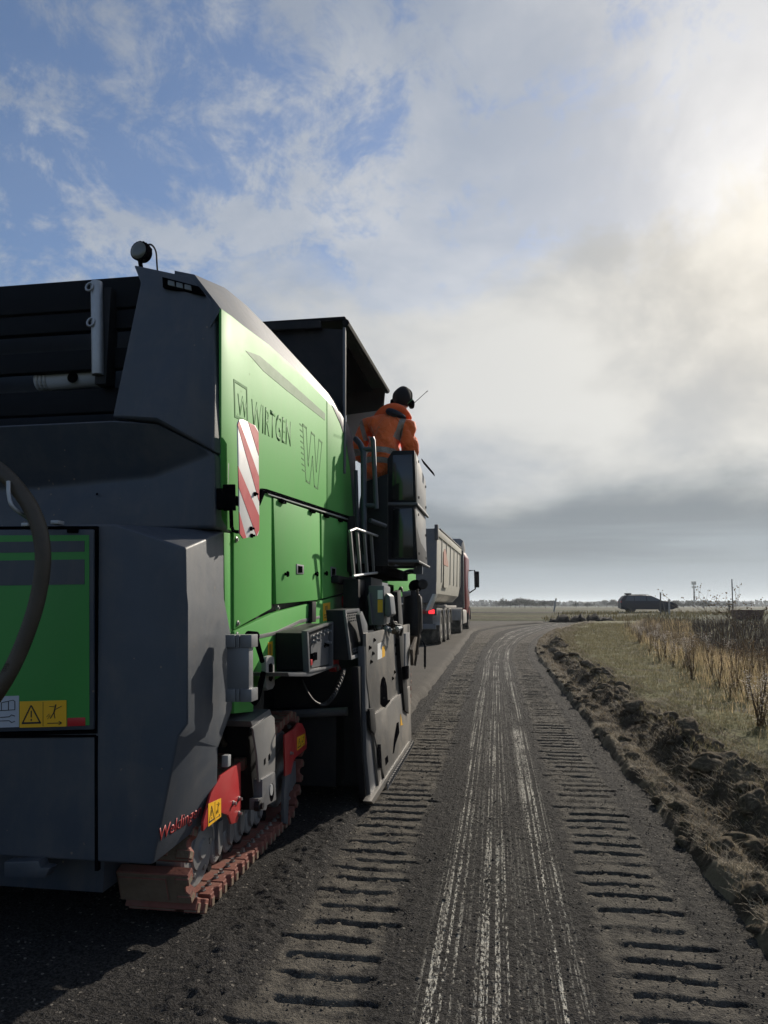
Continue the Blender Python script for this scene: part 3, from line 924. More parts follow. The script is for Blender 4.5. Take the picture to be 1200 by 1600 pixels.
def put_clod(u_, Y_, rad, lab, grp):
    zc_ = float(verge_h(np.array([u_]), np.array([Y_]))[0])
    o = link(bpy.data.objects.new('turf_clod', clod_me[r_.randint(0, 5)]))
    o.location = (u_ + float(cR(np.array(Y_))), Y_, zc_ + rad * 0.22)
    o.rotation_euler = (r_.uniform(-.5, .5), r_.uniform(-.5, .5), r_.uniform(0, 6.28))
    o.scale = (rad * r_.uniform(.8, 1.3), rad * r_.uniform(.8, 1.3), rad * r_.uniform(.7, 1.0))
    tag(o, lab, 'clod', grp)
CLODS = (('big ragged lump of turf and soil on the crest of the heap', 'big clods on the heap'),
         ('fist sized clod of dark soil on the heap', 'fist sized clods on the heap'),
         ('crumbled clod rolled down the grass side of the heap', 'clods on the grass side'))
for i in range(190):
    Yc = 2.6 + 24 * r_.random() ** 1.6
    uc = 1.68 + r_.gauss(0, 0.17)
    rc = 0.028 + 0.085 * r_.random() ** 1.8
    k_ = 2 if uc > 1.88 else (0 if rc > 0.06 else 1)
    put_clod(uc, Yc, rc * (1 + 0.02 * Yc), CLODS[k_][0], CLODS[k_][1])
for i in range(46):
    Yc = 2.7 + 20 * r_.random() ** 1.5
    put_clod(1.16 + r_.gauss(0, 0.05), Yc, r_.uniform(0.03, 0.07), 'small sod of grass lying along the asphalt edge', 'sods along the asphalt edge')

# loose chippings on the milled surface (uncountable)
n = 9000
t = rng.random(n) ** 1.8
cY = 2.2 + 12 * t
cu_ = rng.uniform(-1.25, 1.15, n)
rad = rng.uniform(0.002, 0.0055, n) * (1 + 0.8 * (rng.random(n) > 0.985))
ico = BM(); bmesh.ops.create_icosphere(ico, subdivisions=1, radius=1.0)
iv = np.array([v.co[:] for v in ico.verts]); idx = np.array([[v.index for v in f.verts] for f in ico.faces]); ico.free()
jit = 1 + 0.5 * (rng.random((n, len(iv), 1)) - 0.5)
Vs = iv[None] * jit * rad[:, None, None] * np.array([1, 1, .7])
Vs = Vs + np.stack([lane_x(cu_, cY), cY, zt(cY) + 0.004 + rad * .3], 1)[:, None, :]
Fs = idx[None] + (np.arange(n) * len(iv))[:, None, None]
g = tri_mesh('loose_chippings', Vs.reshape(-1, 3), Fs.reshape(-1, 3), mat('chipping_stone', (0.070, 0.064, 0.057), 0.9, spec=.1, var=0.6, vscale=25))
tag(g, 'loose dark asphalt chippings scattered on the milled lane', 'gravel')

# dark mound at the end of the milled lane
M_mound = mat('mound_soil', (0.022, 0.018, 0.014), 0.95, spec=0.1, var=0.5, vscale=3, bump=1.0, bscale=9)
bm = BM()
secs = []
pa, pb = B(856, 968, 46.6), B(962, 966, 47.0)
for i in range(26):
    t = i / 25
    c0 = pa.lerp(pb, t); e_ = min(1, 6 * t, 6 * (1 - t)) ** .5
    hgt = (0.42 + 0.20 * math.sin(i * 1.7) * math.sin(i * .6)) * e_
    wd_ = 0.85 * (0.5 + .5 * e_)
    sec = []
    for j in range(9):
        a_ = math.pi * j / 8
        jj = 1 + 0.22 * math.sin(i * 2.9 + j * 3.7)
        sec.append(Vector((c0.x, c0.y - math.cos(a_) * wd_, 0.30 + math.sin(a_) ** .8 * hgt * jj)))
    sec.append(Vector((c0.x, c0.y + wd_, 0.1))); sec.append(Vector((c0.x, c0.y - wd_, 0.1)))
    secs.append(sec)
loft(bm, secs)
o = obj('soil_mound', bm, M_mound, smooth=60)
tag(o, 'low dark mound of soil across the end of the milled lane', 'mound')

# ---- trees on the skyline: each its own
M_bark = mat('far_bark', (0.05, 0.042, 0.036), 0.9)
def crown_mesh(seed, kind_):
    r2 = np.random.default_rng(seed)
    V_, F_ = [], []
    lobes = r2.integers(5, 9)
    cs = np.stack([r2.normal(0, .22, lobes), r2.normal(0, .22, lobes), r2.uniform(.45, .85, lobes)], 1)
    rs = r2.uniform(.16, .30, lobes)
    if kind_ == 1:
        cs[:, :2] *= 0.35; rs *= .7
    n_ = 1100 if kind_ < 2 else 300
    for i in range(n_):
        l = r2.integers(lobes)
        dv = r2.normal(size=3); dv /= np.linalg.norm(dv)
        p = cs[l] + dv * rs[l] * r2.random() ** .4
        a_ = r2.normal(size=3); a_ /= np.linalg.norm(a_)
        b_ = np.cross(a_, r2.normal(size=3)); b_ /= np.linalg.norm(b_)
        s_ = r2.uniform(.018, .042) * (0.7 if kind_ == 2 else 1)
        k_ = len(V_)
        V_ += [p - b_ * s_, p + b_ * s_, p + a_ * s_ * 2]
        F_.append([k_, k_ + 1, k_ + 2])
    me = bpy.data.meshes.new('crown')
    me.from_pydata([tuple(v) for v in V_], [], F_)
    return me
def trunk_mesh(seed):
    r2 = random.Random(seed); bm = BM()
    tube(bm, [(0, 0, -.05), (.01, 0, .25), (0, .01, .6)], [.022, .017, .008], 6)
    for s in range(6):
        a_ = r2.uniform(0, 6.28); z0 = r2.uniform(.25, .5)
        tube(bm, [(0, 0, z0), (math.cos(a_) * .12, math.sin(a_) * .12, z0 + .14), (math.cos(a_) * .24, math.sin(a_) * .24, z0 + .34)], [.010, .007, .003], 4)
    return bm_mesh('trunk', bm, M_bark)
M_far = leaf_mat('far_foliage', (0.026, 0.028, 0.018), (0.060, 0.052, 0.032), 4.0, 0.1)
CR = []
for s in range(6):
    me = crown_mesh(200 + s, (0, 0, 1, 2, 0, 2)[s]); me.materials.append(M_far); CR.append(me)
TR = [trunk_mesh(s) for s in range(3)]
r_ = random.Random(12)
def skyline_tree(px, top, dist, var, lab, grp, wide_=1.0):
    p = B(px, 944, dist)
    h = B(px, top, dist).z - 0.3
    e = link(bpy.data.objects.new('skyline_tree', None))
    e.location = (p.x, dist, 0.25)
    e.rotation_euler = (0, 0, r_.uniform(0, 6.28))
    e.scale = (h * wide_, h * wide_, h)
    tag(e, lab, 'tree', grp)
    c1 = link(bpy.data.objects.new('trunk', TR[var % 3])); c1.parent = e
    c2 = link(bpy.data.objects.new('crown', CR[var])); c2.parent = e
LB = ('rounded tree in the hazy clump on the skyline past the lorry', 'trees in the clump past the lorry')
for px, top in ((786, 941), (797, 938), (805, 937), (812, 936), (820, 937), (830, 940), (842, 941), (852, 940), (862, 941)):
    skyline_tree(px, top - 3, r_.uniform(250, 330), r_.choice((0, 1, 4)), LB[0], LB[1], 1.5)
LB = ('small tree in the low hazy row left of the car', 'low trees beside the car')
for px, top in ((878, 943), (900, 943), (918, 943), (935, 942), (948, 940), (958, 939), (966, 941)):
    skyline_tree(px, top - 2.5, r_.uniform(280, 380), r_.choice((0, 4, 3)), LB[0], LB[1], 1.7)
LB = ('hazy tree in the row between the car and the mast', 'trees beside the mast')
for px, top in ((1060, 941), (1068, 943), (1078, 940), (1090, 941), (1098, 940), (1108, 941), (1118, 942), (1128, 943)):
    skyline_tree(px, top - 3, r_.uniform(260, 360), r_.choice((0, 1, 4, 5)), LB[0], LB[1], 1.6)
LB = ('thin bare tree on the hazy skyline', 'thin bare skyline trees')
for px, top in ((776, 938), (838, 936), (1000, 942)):
    skyline_tree(px, top, r_.uniform(240, 300), 3, LB[0], LB[1], 0.7)
LB = ('tree in the distant hedgerow along the horizon', 'distant hedgerow trees')
for i in range(40):
    skyline_tree(620 + i * 15.5 + r_.uniform(-5, 5), r_.uniform(942.5, 944.5), r_.uniform(480, 620), r_.randint(0, 5), LB[0], LB[1], 2.2)
# far wood that reads as one low mass
V_, F_ = [], []
r2 = np.random.default_rng(77)
n = 42000
px_ = r2.uniform(-900, 1500, n); py_ = r2.uniform(700, 900, n)
hmx = 4.5 + 5.0 * fbm(px_ * .012, py_ * 0, 161, 4)
pz_ = -.5 + hmx * .8 * r2.random(n) ** 1.1
a_ = r2.normal(size=(n, 3)); a_ /= np.linalg.norm(a_, axis=1)[:, None]
b_ = np.cross(a_, r2.normal(size=(n, 3))); b_ /= np.linalg.norm(b_, axis=1)[:, None]
c0 = np.stack([px_, py_, pz_], 1); s_ = r2.uniform(0.9, 2.2, n)[:, None]
Vw = np.stack([c0 - b_ * s_, c0 + b_ * s_, c0 + a_ * s_ * 1.3], 1).reshape(-1, 3)
g = tri_mesh('far_wood', Vw, np.arange(3 * n).reshape(-1, 3), M_far)
tag(g, 'low far wood drawn out along the whole horizon', 'wood')

# ================================================================== THE MILLING MACHINE
MM = root('milling_machine', (-2.56, 5.0, 0.0),
          'large green and anthracite cold milling machine on red padded crawler tracks', 'milling machine')
SX = -1.31                       # plane of the right flank
LX = -3.81                       # left flank
def side(name, px, X, t, m_, parent=MM, bev=0.0, label=None, mi=None):
    """plate traced on the flank plane X, thickness t inwards"""
    bm = poly(BM(), [A(a, b, X) for a, b in px], (-t, 0, 0))
    return obj(name, bm, m_, parent, bev=bev, label=label)
def rear(name, px, Y, t, m_, parent=MM, bev=0.0, label=None):
    bm = poly(BM(), [B(a, b, Y) for a, b in px], (0, t, 0))
    return obj(name, bm, m_, parent, bev=bev, label=label)

# ---- core masses
bm = BM(); box(bm, LX + 0.06, SX - 0.06, 3.63, 6.30, 1.02, 2.30)
poly(bm, [(SX - .08, 3.64, 2.30), (SX - .08, 3.64, 2.86), (SX - .08, 5.3, 2.98), (SX - .08, 6.28, 2.5), (SX - .08, 6.28, 2.30)], (LX - SX + .16, 0, 0))
obj('engine_core', bm, M_black, MM)
bm = BM(); box(bm, LX + 0.42, SX - 0.40, 3.00, 9.6, 0.50, 1.03)
box(bm, -3.1, -2.1, 9.6, 10.6, 0.7, 1.3)
obj('chassis', bm, M_black, MM, bev=0.02)

# ---- upper cowl: pylon at the rear corner
def cowl(sgn):
    """right-hand cowl; sgn -1 mirrors it to the left flank"""
    Y0 = 3.20
    c = lambda a, b, Y: (lambda v: v if sgn > 0 else Vector((LX + SX - v.x, v.y, v.z)))(B(a, b, Y))
    P1, Pn, P2, P3 = c(208, 413, 3.24), c(219, 441, 3.22), c(298, 431, Y0), c(336, 476, Y0)
    P4, P5, P6 = c(334, 706, 3.16), c(246, 656, 3.05), c(175, 652, 3.10)
    Q1 = Vector((P1.x, P1.y + 0.55, P1.z - 0.02)); Q2 = Vector((P2.x, 3.95, P2.z + .02)); Q3 = Vector((SX if sgn > 0 else LX, 3.34, A(346, 482, SX).z))
    Q4 = Vector((Q3.x, 3.34, P4.z)); Q6 = Vector((P6.x, 3.62, P6.z)); Qn = Vector((Pn.x, 3.62, Pn.z))
    bm = BM()
    V = {k: bm.verts.new(p) for k, p in dict(P1=P1, Pn=Pn, P2=P2, P3=P3, P4=P4, P5=P5, P6=P6, Q1=Q1, Q3=Q3, Q4=Q4, Q6=Q6, Qn=Qn).items()}
    for f in (('P1', 'Pn', 'P2'), ('Pn', 'P6', 'P5', 'P4', 'P3', 'P2'), ('P3', 'P4', 'Q4', 'Q3'), ('P1', 'P2', 'P3', 'Q3', 'Q1'),
              ('P1', 'Q1', 'Qn', 'Pn'), ('Pn', 'Qn', 'Q6', 'P6'), ('P6', 'Q6', 'Q4', 'P4', 'P5'), ('Q1', 'Q3', 'Q4', 'Q6', 'Qn')):
        bm.faces.new([V[k] for k in f])
    return bm
pyl = obj('rear_cowl', cowl(1), M_hood, MM, bev=0.014, seg=3)
obj('rear_cowl', cowl(-1), M_hood, MM, bev=0.014, seg=3)
# marker lamp let into the pylon
bm = poly(BM(), [B(a, b, 3.175) for a, b in ((253, 432), (310, 447), (321, 461), (254, 449))], (0, 0.02, 0))
lamp = obj('marker_lamp', bm, M_gap, pyl, bev=0.004)
bm = BM()
for i in range(3):
    x0, x1 = 262 + i * 13, 272 + i * 13
    y0, y1 = 437 + i * 3.2, 439.5 + i * 3.2
    poly(bm, [B(a, b, 3.168) for a, b in ((x0, y0), (x1, y1), (x1 + 1, y1 + 8), (x0, y0 + 8))], (0, .02, 0))
obj('lamp_lens', bm, M_lens, pyl, bev=0.003)
# belt under the cowl
xl = LX
def Yz(px, py, Y):
    v = B(px, py, Y); return v
T0, C0, D0 = Yz(0, 666, 3.06), Yz(0, 770, 3.20), Yz(0, 832, 3.12)
Ta, Tc, Tb = Yz(176, 656, 3.06), Yz(334, 707, 3.17), Yz(246, 657, 3.06)
Cb = Yz(240, 744, 3.20); Db = Yz(336, 826, 3.18)
bm = BM()
def vv(p): return bm.verts.new(p)
t_l, c_l, d_l = vv((xl, 3.06, T0.z)), vv((xl, 3.20, C0.z)), vv((xl, 3.12, D0.z))
ta, tb, tc_, cb, db, d_r = vv(Ta), vv(Tb), vv(Tc), vv(Cb), vv(Db), vv((SX, 3.34, Db.z))
tq = vv((SX, 3.34, Tc.z)); cl2 = vv(Yz(60, 763, 3.20)); dl2 = vv(Yz(150, 829, 3.13))
bl = [vv((xl, 3.5, T0.z)), vv((xl, 3.5, D0.z))]
br_ = [vv((SX - .02, 3.5, Tc.z)), vv((SX - .02, 3.5, Db.z))]
tl3 = vv((Ta.x, 3.5, Ta.z))
bm.faces.new((t_l, ta, cb, cl2, c_l)); bm.faces.new((ta, tb, tc_, cb)); bm.faces.new((c_l, cl2, dl2, d_l)); bm.faces.new((cl2, cb, dl2)); bm.faces.new((cb, tc_, db, dl2))
bm.faces.new((tc_, tq, d_r, db)); bm.faces.new((tq, br_[0], br_[1], d_r))
bm.faces.new((t_l, bl[0], tl3, ta)); bm.faces.new((ta, tl3, br_[0], tq, tc_, tb)); bm.faces.new((d_l, dl2, db, d_r, br_[1], bl[1]))
bm.faces.new((t_l, c_l, d_l, bl[1], bl[0])); bm.faces.new((bl[0], bl[1], br_[1], br_[0], tl3))
obj('rear_belt', bm, M_dark, MM, bev=0.02, seg=3)

# ---- hood: chamfered top strip above the green flank, right and left
def hood(sgn):
    fx = (lambda x: x) if sgn > 0 else (lambda x: LX + SX - x)
    secs = []
    for (a, b), (c, d2), dx_ in (((346, 482), (304, 429), .19), ((380, 508), (352, 450), .16), ((420, 538), (386, 478), .15), ((470, 584), (424, 517), .14), ((511, 626), (480, 578), .12), ((540, 660), (524, 627), .08), ((553, 700), (548, 672), .04)):
        p = A(a, b, SX); q = A(c, d2, SX - dx_)
        secs.append([Vector((fx(SX - .002), p.y, p.z - .002)), Vector((fx(q.x), q.y, q.z)), Vector((fx(SX - .30), q.y, q.z + .03)), Vector((fx(SX - .30), q.y, p.z - .1)), Vector((fx(SX - .06), p.y, p.z - .1))])
    return loft(BM(), secs)
obj('hood_edge', hood(1), M_hood, MM, smooth=35)
obj('hood_edge', hood(-1), M_hood, MM, smooth=35)
bm = BM(); box(bm, LX + .25, SX - .25, 3.75, 5.4, 2.72, 2.99)
obj('hood_top', bm, M_hood, MM, bev=0.03)

# ---- green flank
hp = side('hood_panel', [(346, 482), (363, 494), (380, 508), (420, 538), (470, 584), (510.5, 625.5), (510.5, 798), (424.5, 770), (424.5, 951), (366, 984), (365.5, 830), (346, 826)], SX, .014, M_green, bev=0.006)
side('rear_flank_strip', [(350, 832), (362, 833), (363, 985), (352, 1004)], SX - .012, .03, M_green, bev=0.004)
fp = side('front_hood_panel', [(511.5, 627), (528, 643), (541, 662), (549, 685), (553, 712), (557, 815), (511.5, 799)], SX, .035, M_green, bev=0.006)
side('grey_trim', [(519, 633), (532, 645), (544, 665), (551, 690), (555, 715), (559, 815), (553, 813), (548, 735), (541, 690), (532, 662)], SX + .004, .03, M_grey2, bev=0.003)
lp = side('lower_panel', [(366.5, 986), (430, 957), (546, 927), (540, 965), (470, 1040), (440, 1057), (397, 1080), (396, 1112), (366.5, 1115)], SX, .035, M_green, bev=0.006)
side('grey_trim', [(400, 993), (432, 986), (470, 968), (500, 962), (500, 966), (468, 974), (440, 990), (404, 998)], SX + .003, .01, M_grey, bev=0.002)
for nm, px_ in (('service_door', [(427.5, 778), (499.5, 802), (501, 937), (432, 944)]),
                ('service_door', [(502.5, 803), (549.5, 818.5), (549, 880), (545, 905), (543.5, 925), (503.5, 935.5)])):
    d_ = side(nm, px_, SX + .004, .030, M_green, bev=0.005)
    cxp = sum(p[0] for p in px_) / len(px_)
    for (kx, ky) in (((445, 897), (492, 897)) if cxp < 500 else ((507, 896), (538, 908))):
        c0 = A(kx, ky, SX + .004)
        bm = BM(); lathe(bm, c0, (1, 0, 0), [(0, .010), (.012, .010), (.014, .020), (.026, .018)], 5)
        obj('star_knob', bm, M_gap, d_)
    kx, ky = (469.5, 889) if cxp < 500 else (521.5, 893)
    w_ = 5.5 if cxp < 500 else 4
    bm = poly(BM(), [A(kx - w_, ky - 8, SX + .010), A(kx + w_, ky - 6, SX + .010), A(kx + w_, ky + 8, SX + .010), A(kx - w_, ky + 8, SX + .010)], (-.01, 0, 0))
    lt = obj('latch', bm, M_alu, d_, bev=.003)
    bm = poly(BM(), [A(kx - w_ * .6, ky - 5, SX + .012), A(kx + w_ * .6, ky - 4, SX + .012), A(kx + w_ * .6, ky + 6, SX + .012), A(kx - w_ * .6, ky + 6, SX + .012)], (-.006, 0, 0))
    obj('latch_pull', bm, M_gap, d_)
side('door_gasket', [(411, 763), (418, 764), (560, 811), (560, 815), (415, 769), (407, 790), (403, 788)], SX + .016, .03, M_gap, bev=.004)
side('gutter', [(418, 769), (560, 815.5), (560, 817.5), (420, 773)], SX + .012, .02, M_zinc, bev=.002)
for kx, ky in ((440, 783), (487, 798.5), (509, 806), (531, 813)):
    c0 = A(kx, ky, SX + .01)
    bm = BM(); box(bm, c0.x - .005, c0.x + .018, c0.y - .05, c0.y + .05, c0.z - .012, c0.z + .010)
    obj('gutter_clip', bm, M_gap, MM, bev=.003)
for kx, ky in ((369, 843), (371, 974), (434, 950), (370, 992)):
    c0 = A(kx, ky, SX)
    obj('bolt', lathe(BM(), c0, (1, 0, 0), [(-.01, .016), (.004, .016), (.006, .009), (.012, .008)], 8), M_bolt, MM)

# lettering on the flank
o_ = A(392, 668, SX)
sl = Vector((0, .87, .078)).normalized()
bm = text_bm('WIRTGEN', 0.232, (SX + .0005, o_.y, o_.z), sl, (0, 0, 1), .0004, bold=.003, xs=.745)
obj('lettering', bm, M_decal, hp, label='dark grey maker lettering on the green hood panel')
def frame_poly(px, X, wd, m_, parent, name):
    q = [A(a, b, X) for a, b in px]
    c = sum(q, Vector()) / len(q)
    bm = BM()
    n = len(q)
    inn = [p + (c - p).normalized() * wd for p in q]
    for i in range(n):
        poly(bm, [q[i], q[(i + 1) % n], inn[(i + 1) % n], inn[i]], (-.002, 0, 0))
    return obj(name, bm, m_, parent)
frame_poly([(365.5, 592), (386.5, 605.5), (388, 661), (367, 652)], SX + .002, .020, M_decal, hp, 'emblem_frame')
o_ = A(369, 645, SX)
bm = text_bm('W', 0.155, (SX + .0005, o_.y + .015, o_.z), sl, (0, 0, 1), .0004, bold=.002, xs=.93)
obj('emblem', bm, M_decal, hp)
def stroke_poly(pts, X, wd):
    bm = BM()
    for p, q in zip(pts, pts[1:]):
        dv = (q - p).normalized(); n_ = Vector((0, -dv.z, dv.y)) * wd * .5
        e_ = dv * wd * .4
        poly(bm, [p - n_ - e_, q - n_ + e_, q + n_ + e_, p + n_ - e_], (-.002, 0, 0))
    return bm
Wy0, Wy1, Wzt, Wzb = 4.70, 5.26, 2.655, 2.275
def wpt(u_, v_): return Vector((SX + .0015, Wy0 + (Wy1 - Wy0) * u_, Wzb + (Wzt - Wzb) * v_))
wz = [(0, 1), (.17, 1), (.29, .32), (.42, 1), (.58, 1), (.71, .32), (.83, 1), (1, 1), (.80, 0), (.62, 0), (.5, .55), (.38, 0), (.20, 0), (0, 1)]
obj('emblem_outline', stroke_poly([wpt(*q) for q in wz], SX, .014), M_decal, hp)
bm = BM()
for i in range(9):
    v0 = .95 - i * .1
    a_, b_ = wpt(-.14 + .018 * i, v0), wpt(-.02 + .022 * i, v0)
    poly(bm, [a_, b_, b_ + Vector((0, 0, .008)), a_ + Vector((0, 0, .008))], (-.002, 0, 0))
obj('emblem_hatching', bm, M_decal, hp)
bm = BM()
for px_ in ([(384, 548), (406, 556), (452, 596), (508, 646), (508, 657), (448, 610), (412, 580)],):
    poly(bm, [A(a, b, SX + .0015) for a, b in px_], (-.003, 0, 0))
obj('stripe_decal', bm, M_stripe, hp)

# ---- warning board on its bracket
wb_px = [(371.5, 662), (374, 656), (380, 655.5), (399, 665), (404, 674), (405.5, 828), (403, 837), (380, 841.5), (375, 834)]
XB = -1.215
wb = obj('warning_board', poly(BM(), [A(a, b, XB) for a, b in wb_px], (-.006, 0, 0)), M_white, MM, bev=.002)
bm = BM()
for px_ in ([(371.5, 664), (374, 657), (405, 745), (405, 783)], [(388, 659.5), (398, 665), (404, 676), (404.6, 712)], [(372.2, 728), (405.2, 806), (405.4, 828), (401, 837.5), (373.6, 762)], [(374, 800), (385, 840.5), (380, 841.5), (375, 834)]):
    poly(bm, [A(a, b, XB + .0015) for a, b in px_], (-.003, 0, 0))
obj('red_stripe', bm, M_redfilm, wb)
for kx, ky in ((397, 772), (391, 826), (392, 837)):
    obj('board_bolt', lathe(BM(), A(kx, ky, XB), (1, 0, 0), [(0, .012), (.01, .012), (.012, .006), (.022, .006)], 6), M_gap, wb)
bm = BM()
c0 = A(358, 780, -1.26)
cyl(bm, A(358, 757, -1.255), A(359, 798, -1.255), .030, n=14)
cyl(bm, A(361, 798, -1.255), A(362, 825, -1.255), .010, n=8)
tube(bm, [A(362, 822, -1.255), A(364, 829, -1.25), A(369, 831, -1.235), A(376, 831, -1.225)], .009, 8)
box(bm, SX - .03, -1.27, c0.y - .03, c0.y + .01, c0.z - .05, c0.z + .05)
box(bm, -1.27, XB - .004, c0.y, c0.y + .20, c0.z - .015, c0.z + .015)
obj('board_bracket', bm, M_gap, MM, bev=.003)

# ---- rear lower body with faceted corner
sk_g, sk_h, sk_e = B(279, 1149, 2.83), B(238, 1352, 2.83), A(338, 1238, SX + .01)
nf = ((sk_h - sk_g).cross(sk_e - sk_g)).normalized()
if nf.x < 0: nf = -nf
def on_facet(px, py):
    r3 = Vector(ray(px, py)); o3 = Vector((0, 0, CAM_H)); return o3 + r3 * ((sk_g - o3).dot(nf) / r3.dot(nf))
def bumper(sgn):
    YR = 2.83
    m2 = (lambda v: v) if sgn > 0 else (lambda v: Vector((LX + SX - v[0], v[1], v[2])))
    a = B(180, 819, YR + .02); b = B(290, 856, YR); c = Vector((SX, 3.30, B(336, 827, 3.2).z))
    d1 = B(291.5, 924, YR + .005); d2 = B(293.5, 944, YR); f = B(293, 1131, YR); g_ = B(279, 1149, YR); h = B(238, 1352, YR)
    cx_ = (LX + SX) / 2
    zt_, zb_ = a.z, h.z
    bm = BM()
    R_ = [Vector((cx_, YR, zt_)), a, b, d1, d2, f, g_, h, Vector((cx_, YR, zb_))]
    rv = [bm.verts.new(m2(p)) for p in R_]
    bm.faces.new(rv)
    # flank points
    e0 = c; e1 = A(350, 916, SX); e2 = A(350.5, 936, SX); e3 = A(364, 1003, SX); e4 = A(363, 1108, SX); e5 = on_facet(341, 1168); e6 = on_facet(340, 1226); e7 = on_facet(321, 1287)
    ev = [bm.verts.new(m2(p)) for p in (e0, e1, e2, e3, e4, e5, e6, e7)]
    bm.faces.new((rv[2], rv[3], ev[1], ev[0])); bm.faces.new((rv[3], rv[4], ev[2], ev[1]))
    bm.faces.new((rv[4], rv[5], ev[4], ev[3], ev[2])); bm.faces.new((rv[5], rv[6], ev[5], ev[4])); bm.faces.new((rv[6], rv[7], ev[7], ev[6], ev[5]))
    tb_ = bm.verts.new(m2(Vector((a.x, 3.34, zt_ + .005)))); tcn_ = bm.verts.new(m2(Vector((cx_, 3.34, zt_))))
    bm.faces.new((rv[1], rv[2], ev[0], tb_)); bm.faces.new((rv[0], rv[1], tb_, tcn_))
    # inner side and floor
    i0 = bm.verts.new(m2(Vector((SX - .10, 3.30, c.z)))); i6 = bm.verts.new(m2(Vector((SX - .14, e6.y, e6.z)))); i7 = bm.verts.new(m2(Vector((SX - .16, 2.95, zb_)))); i8 = bm.verts.new(m2(Vector((cx_, 2.95, zb_)))); i9 = bm.verts.new(m2(Vector((cx_, 2.95, zt_ - .02))))
    bm.faces.new((rv[7], rv[8], i8, i7)); bm.faces.new((rv[7], i7, i6, ev[6], ev[7])); bm.faces.new((ev[6], i6, i0, ev[0], ev[1], ev[2], ev[3], ev[4], ev[5]))
    return bm
bp = obj('rear_bumper', bumper(1), M_hood, MM, bev=.010, seg=3)
obj('rear_bumper', bumper(-1), M_hood, MM, bev=.010, seg=3)
bm = text_bm('Weldingen', .110, Vector((0, 0, 0)), (1, 0, 0), (0, 1, 0), .002, bold=.001, shear=.15)
w0 = max(v.co.x for v in bm.verts)
# lay the lettering on the slanted skirt facet
q0, q1, q2 = on_facet(246, 1316), on_facet(314, 1273), on_facet(247, 1292)
ex, ey = (q1 - q0) / w0, (q2 - q0) / .088
for v in bm.verts:
    c3 = v.co.copy(); v.co = q0 + ex * c3.x + ey * c3.y + nf * (.0016 + c3.z * .2)
obj('lettering', bm, M_redlet, bp, label='red builder name lettering on the rear skirt')

# ---- service flap on the rear
YF = 2.83
rear('flap_gap', [(-420, 824), (151, 822), (151.5, 1146), (-420, 1160)], YF - .002, .02, M_gap)
fl = rear('service_flap', [(-414, 828), (146, 827), (146.5, 1140), (-414, 1154)], YF - .012, .02, M_dark, bev=.006)
rear('green_film', [(-400, 838), (139, 836), (139.5, 1133), (-400, 1147)], YF - .014, .003, M_greenflat, parent=fl)
rear('stripe', [(-400, 852), (132, 845), (132, 862), (-400, 869)], YF - .0155, .003, M_dark, parent=fl)
rear('stripe', [(-400, 882), (132, 874), (132, 913), (-400, 921)], YF - .0155, .003, M_dark, parent=fl)
rear('seam', [(147.5, 1150), (152.5, 1150), (153, 1361), (148, 1361)], YF - .0015, .02, M_gap)
rear('seam', [(-420, 1152), (150, 1148), (150, 1152), (-420, 1157)], YF - .001, .02, M_gap)
def sticker(parent, q, e, u0, u1, v0, v1, m_, lift, nrm):
    """flat film: q origin, e=(ex,ey) metric axes"""
    bm = poly(BM(), [q + e[0] * a + e[1] * b + nrm * lift for a, b in ((u0, v0), (u1, v0), (u1, v1), (u0, v1))], -nrm * .001)
    return obj('sticker', bm, m_, parent)
def warn_sticker(parent, pA, pB, pC, pD, nrm, two=True):
    """yellow warning label with triangle and falling-person pictogram between four corners (tl,tr,br,bl)"""
    def at_(u_, v_): return (pA.lerp(pB, u_)).lerp(pD.lerp(pC, u_), v_)
    def pl(pts, lift, m_, nm):
        bm = BM()
        for pp in pts:
            poly(bm, [at_(*p) + nrm * lift for p in pp], -nrm * .0008)
        return obj(nm, bm, m_, parent)
    pl([[(0, 0), (1, 0), (1, 1), (0, 1)]], .0016, M_yellow, 'warning_label')
    ink = []
    def ln(a, b, wd):
        a, b = Vector(a), Vector(b); dv = (b - a).normalized(); n2 = Vector((-dv.y * .55, dv.x)) * wd * .5
        ink.append([tuple(a - n2), tuple(b - n2), tuple(b + n2), tuple(a + n2)])
    ln((.06, .84), (.25, .16), .05); ln((.25, .16), (.45, .84), .05); ln((.05, .83), (.46, .83), .07)
    ln((.253, .36), (.253, .62), .045); ln((.253, .68), (.253, .75), .05)
    ln((.505, .03), (.505, .97), .012)
    ln((.78, .15), (.74, .45), .05); ln((.74, .45), (.66, .68), .035); ln((.76, .35), (.90, .22), .025); ln((.74, .45), (.76, .68), .03); ln((.64, .22), (.78, .24), .02)
    ln((.60, .70), (.66, .55), .015); ln((.58, .62), (.64, .5), .015)
    ln((.60, .86), (.90, .86), .03); ln((.84, .79), (.90, .86), .03); ln((.84, .93), (.90, .86), .03)
    pl(ink, .0026, M_ink, 'pictogram')
nY = Vector((0, -1, 0))
YL = YF - .0148
warn_sticker(fl, B(31, 1096, YL), B(104, 1094, YL), B(104, 1135, YL), B(31, 1137, YL), nY)
rear('white_label', [(-60, 1090), (29.5, 1087), (29.5, 1136), (-60, 1139)], YL - .001, .002, M_whitegrey, parent=fl)
bm = BM()
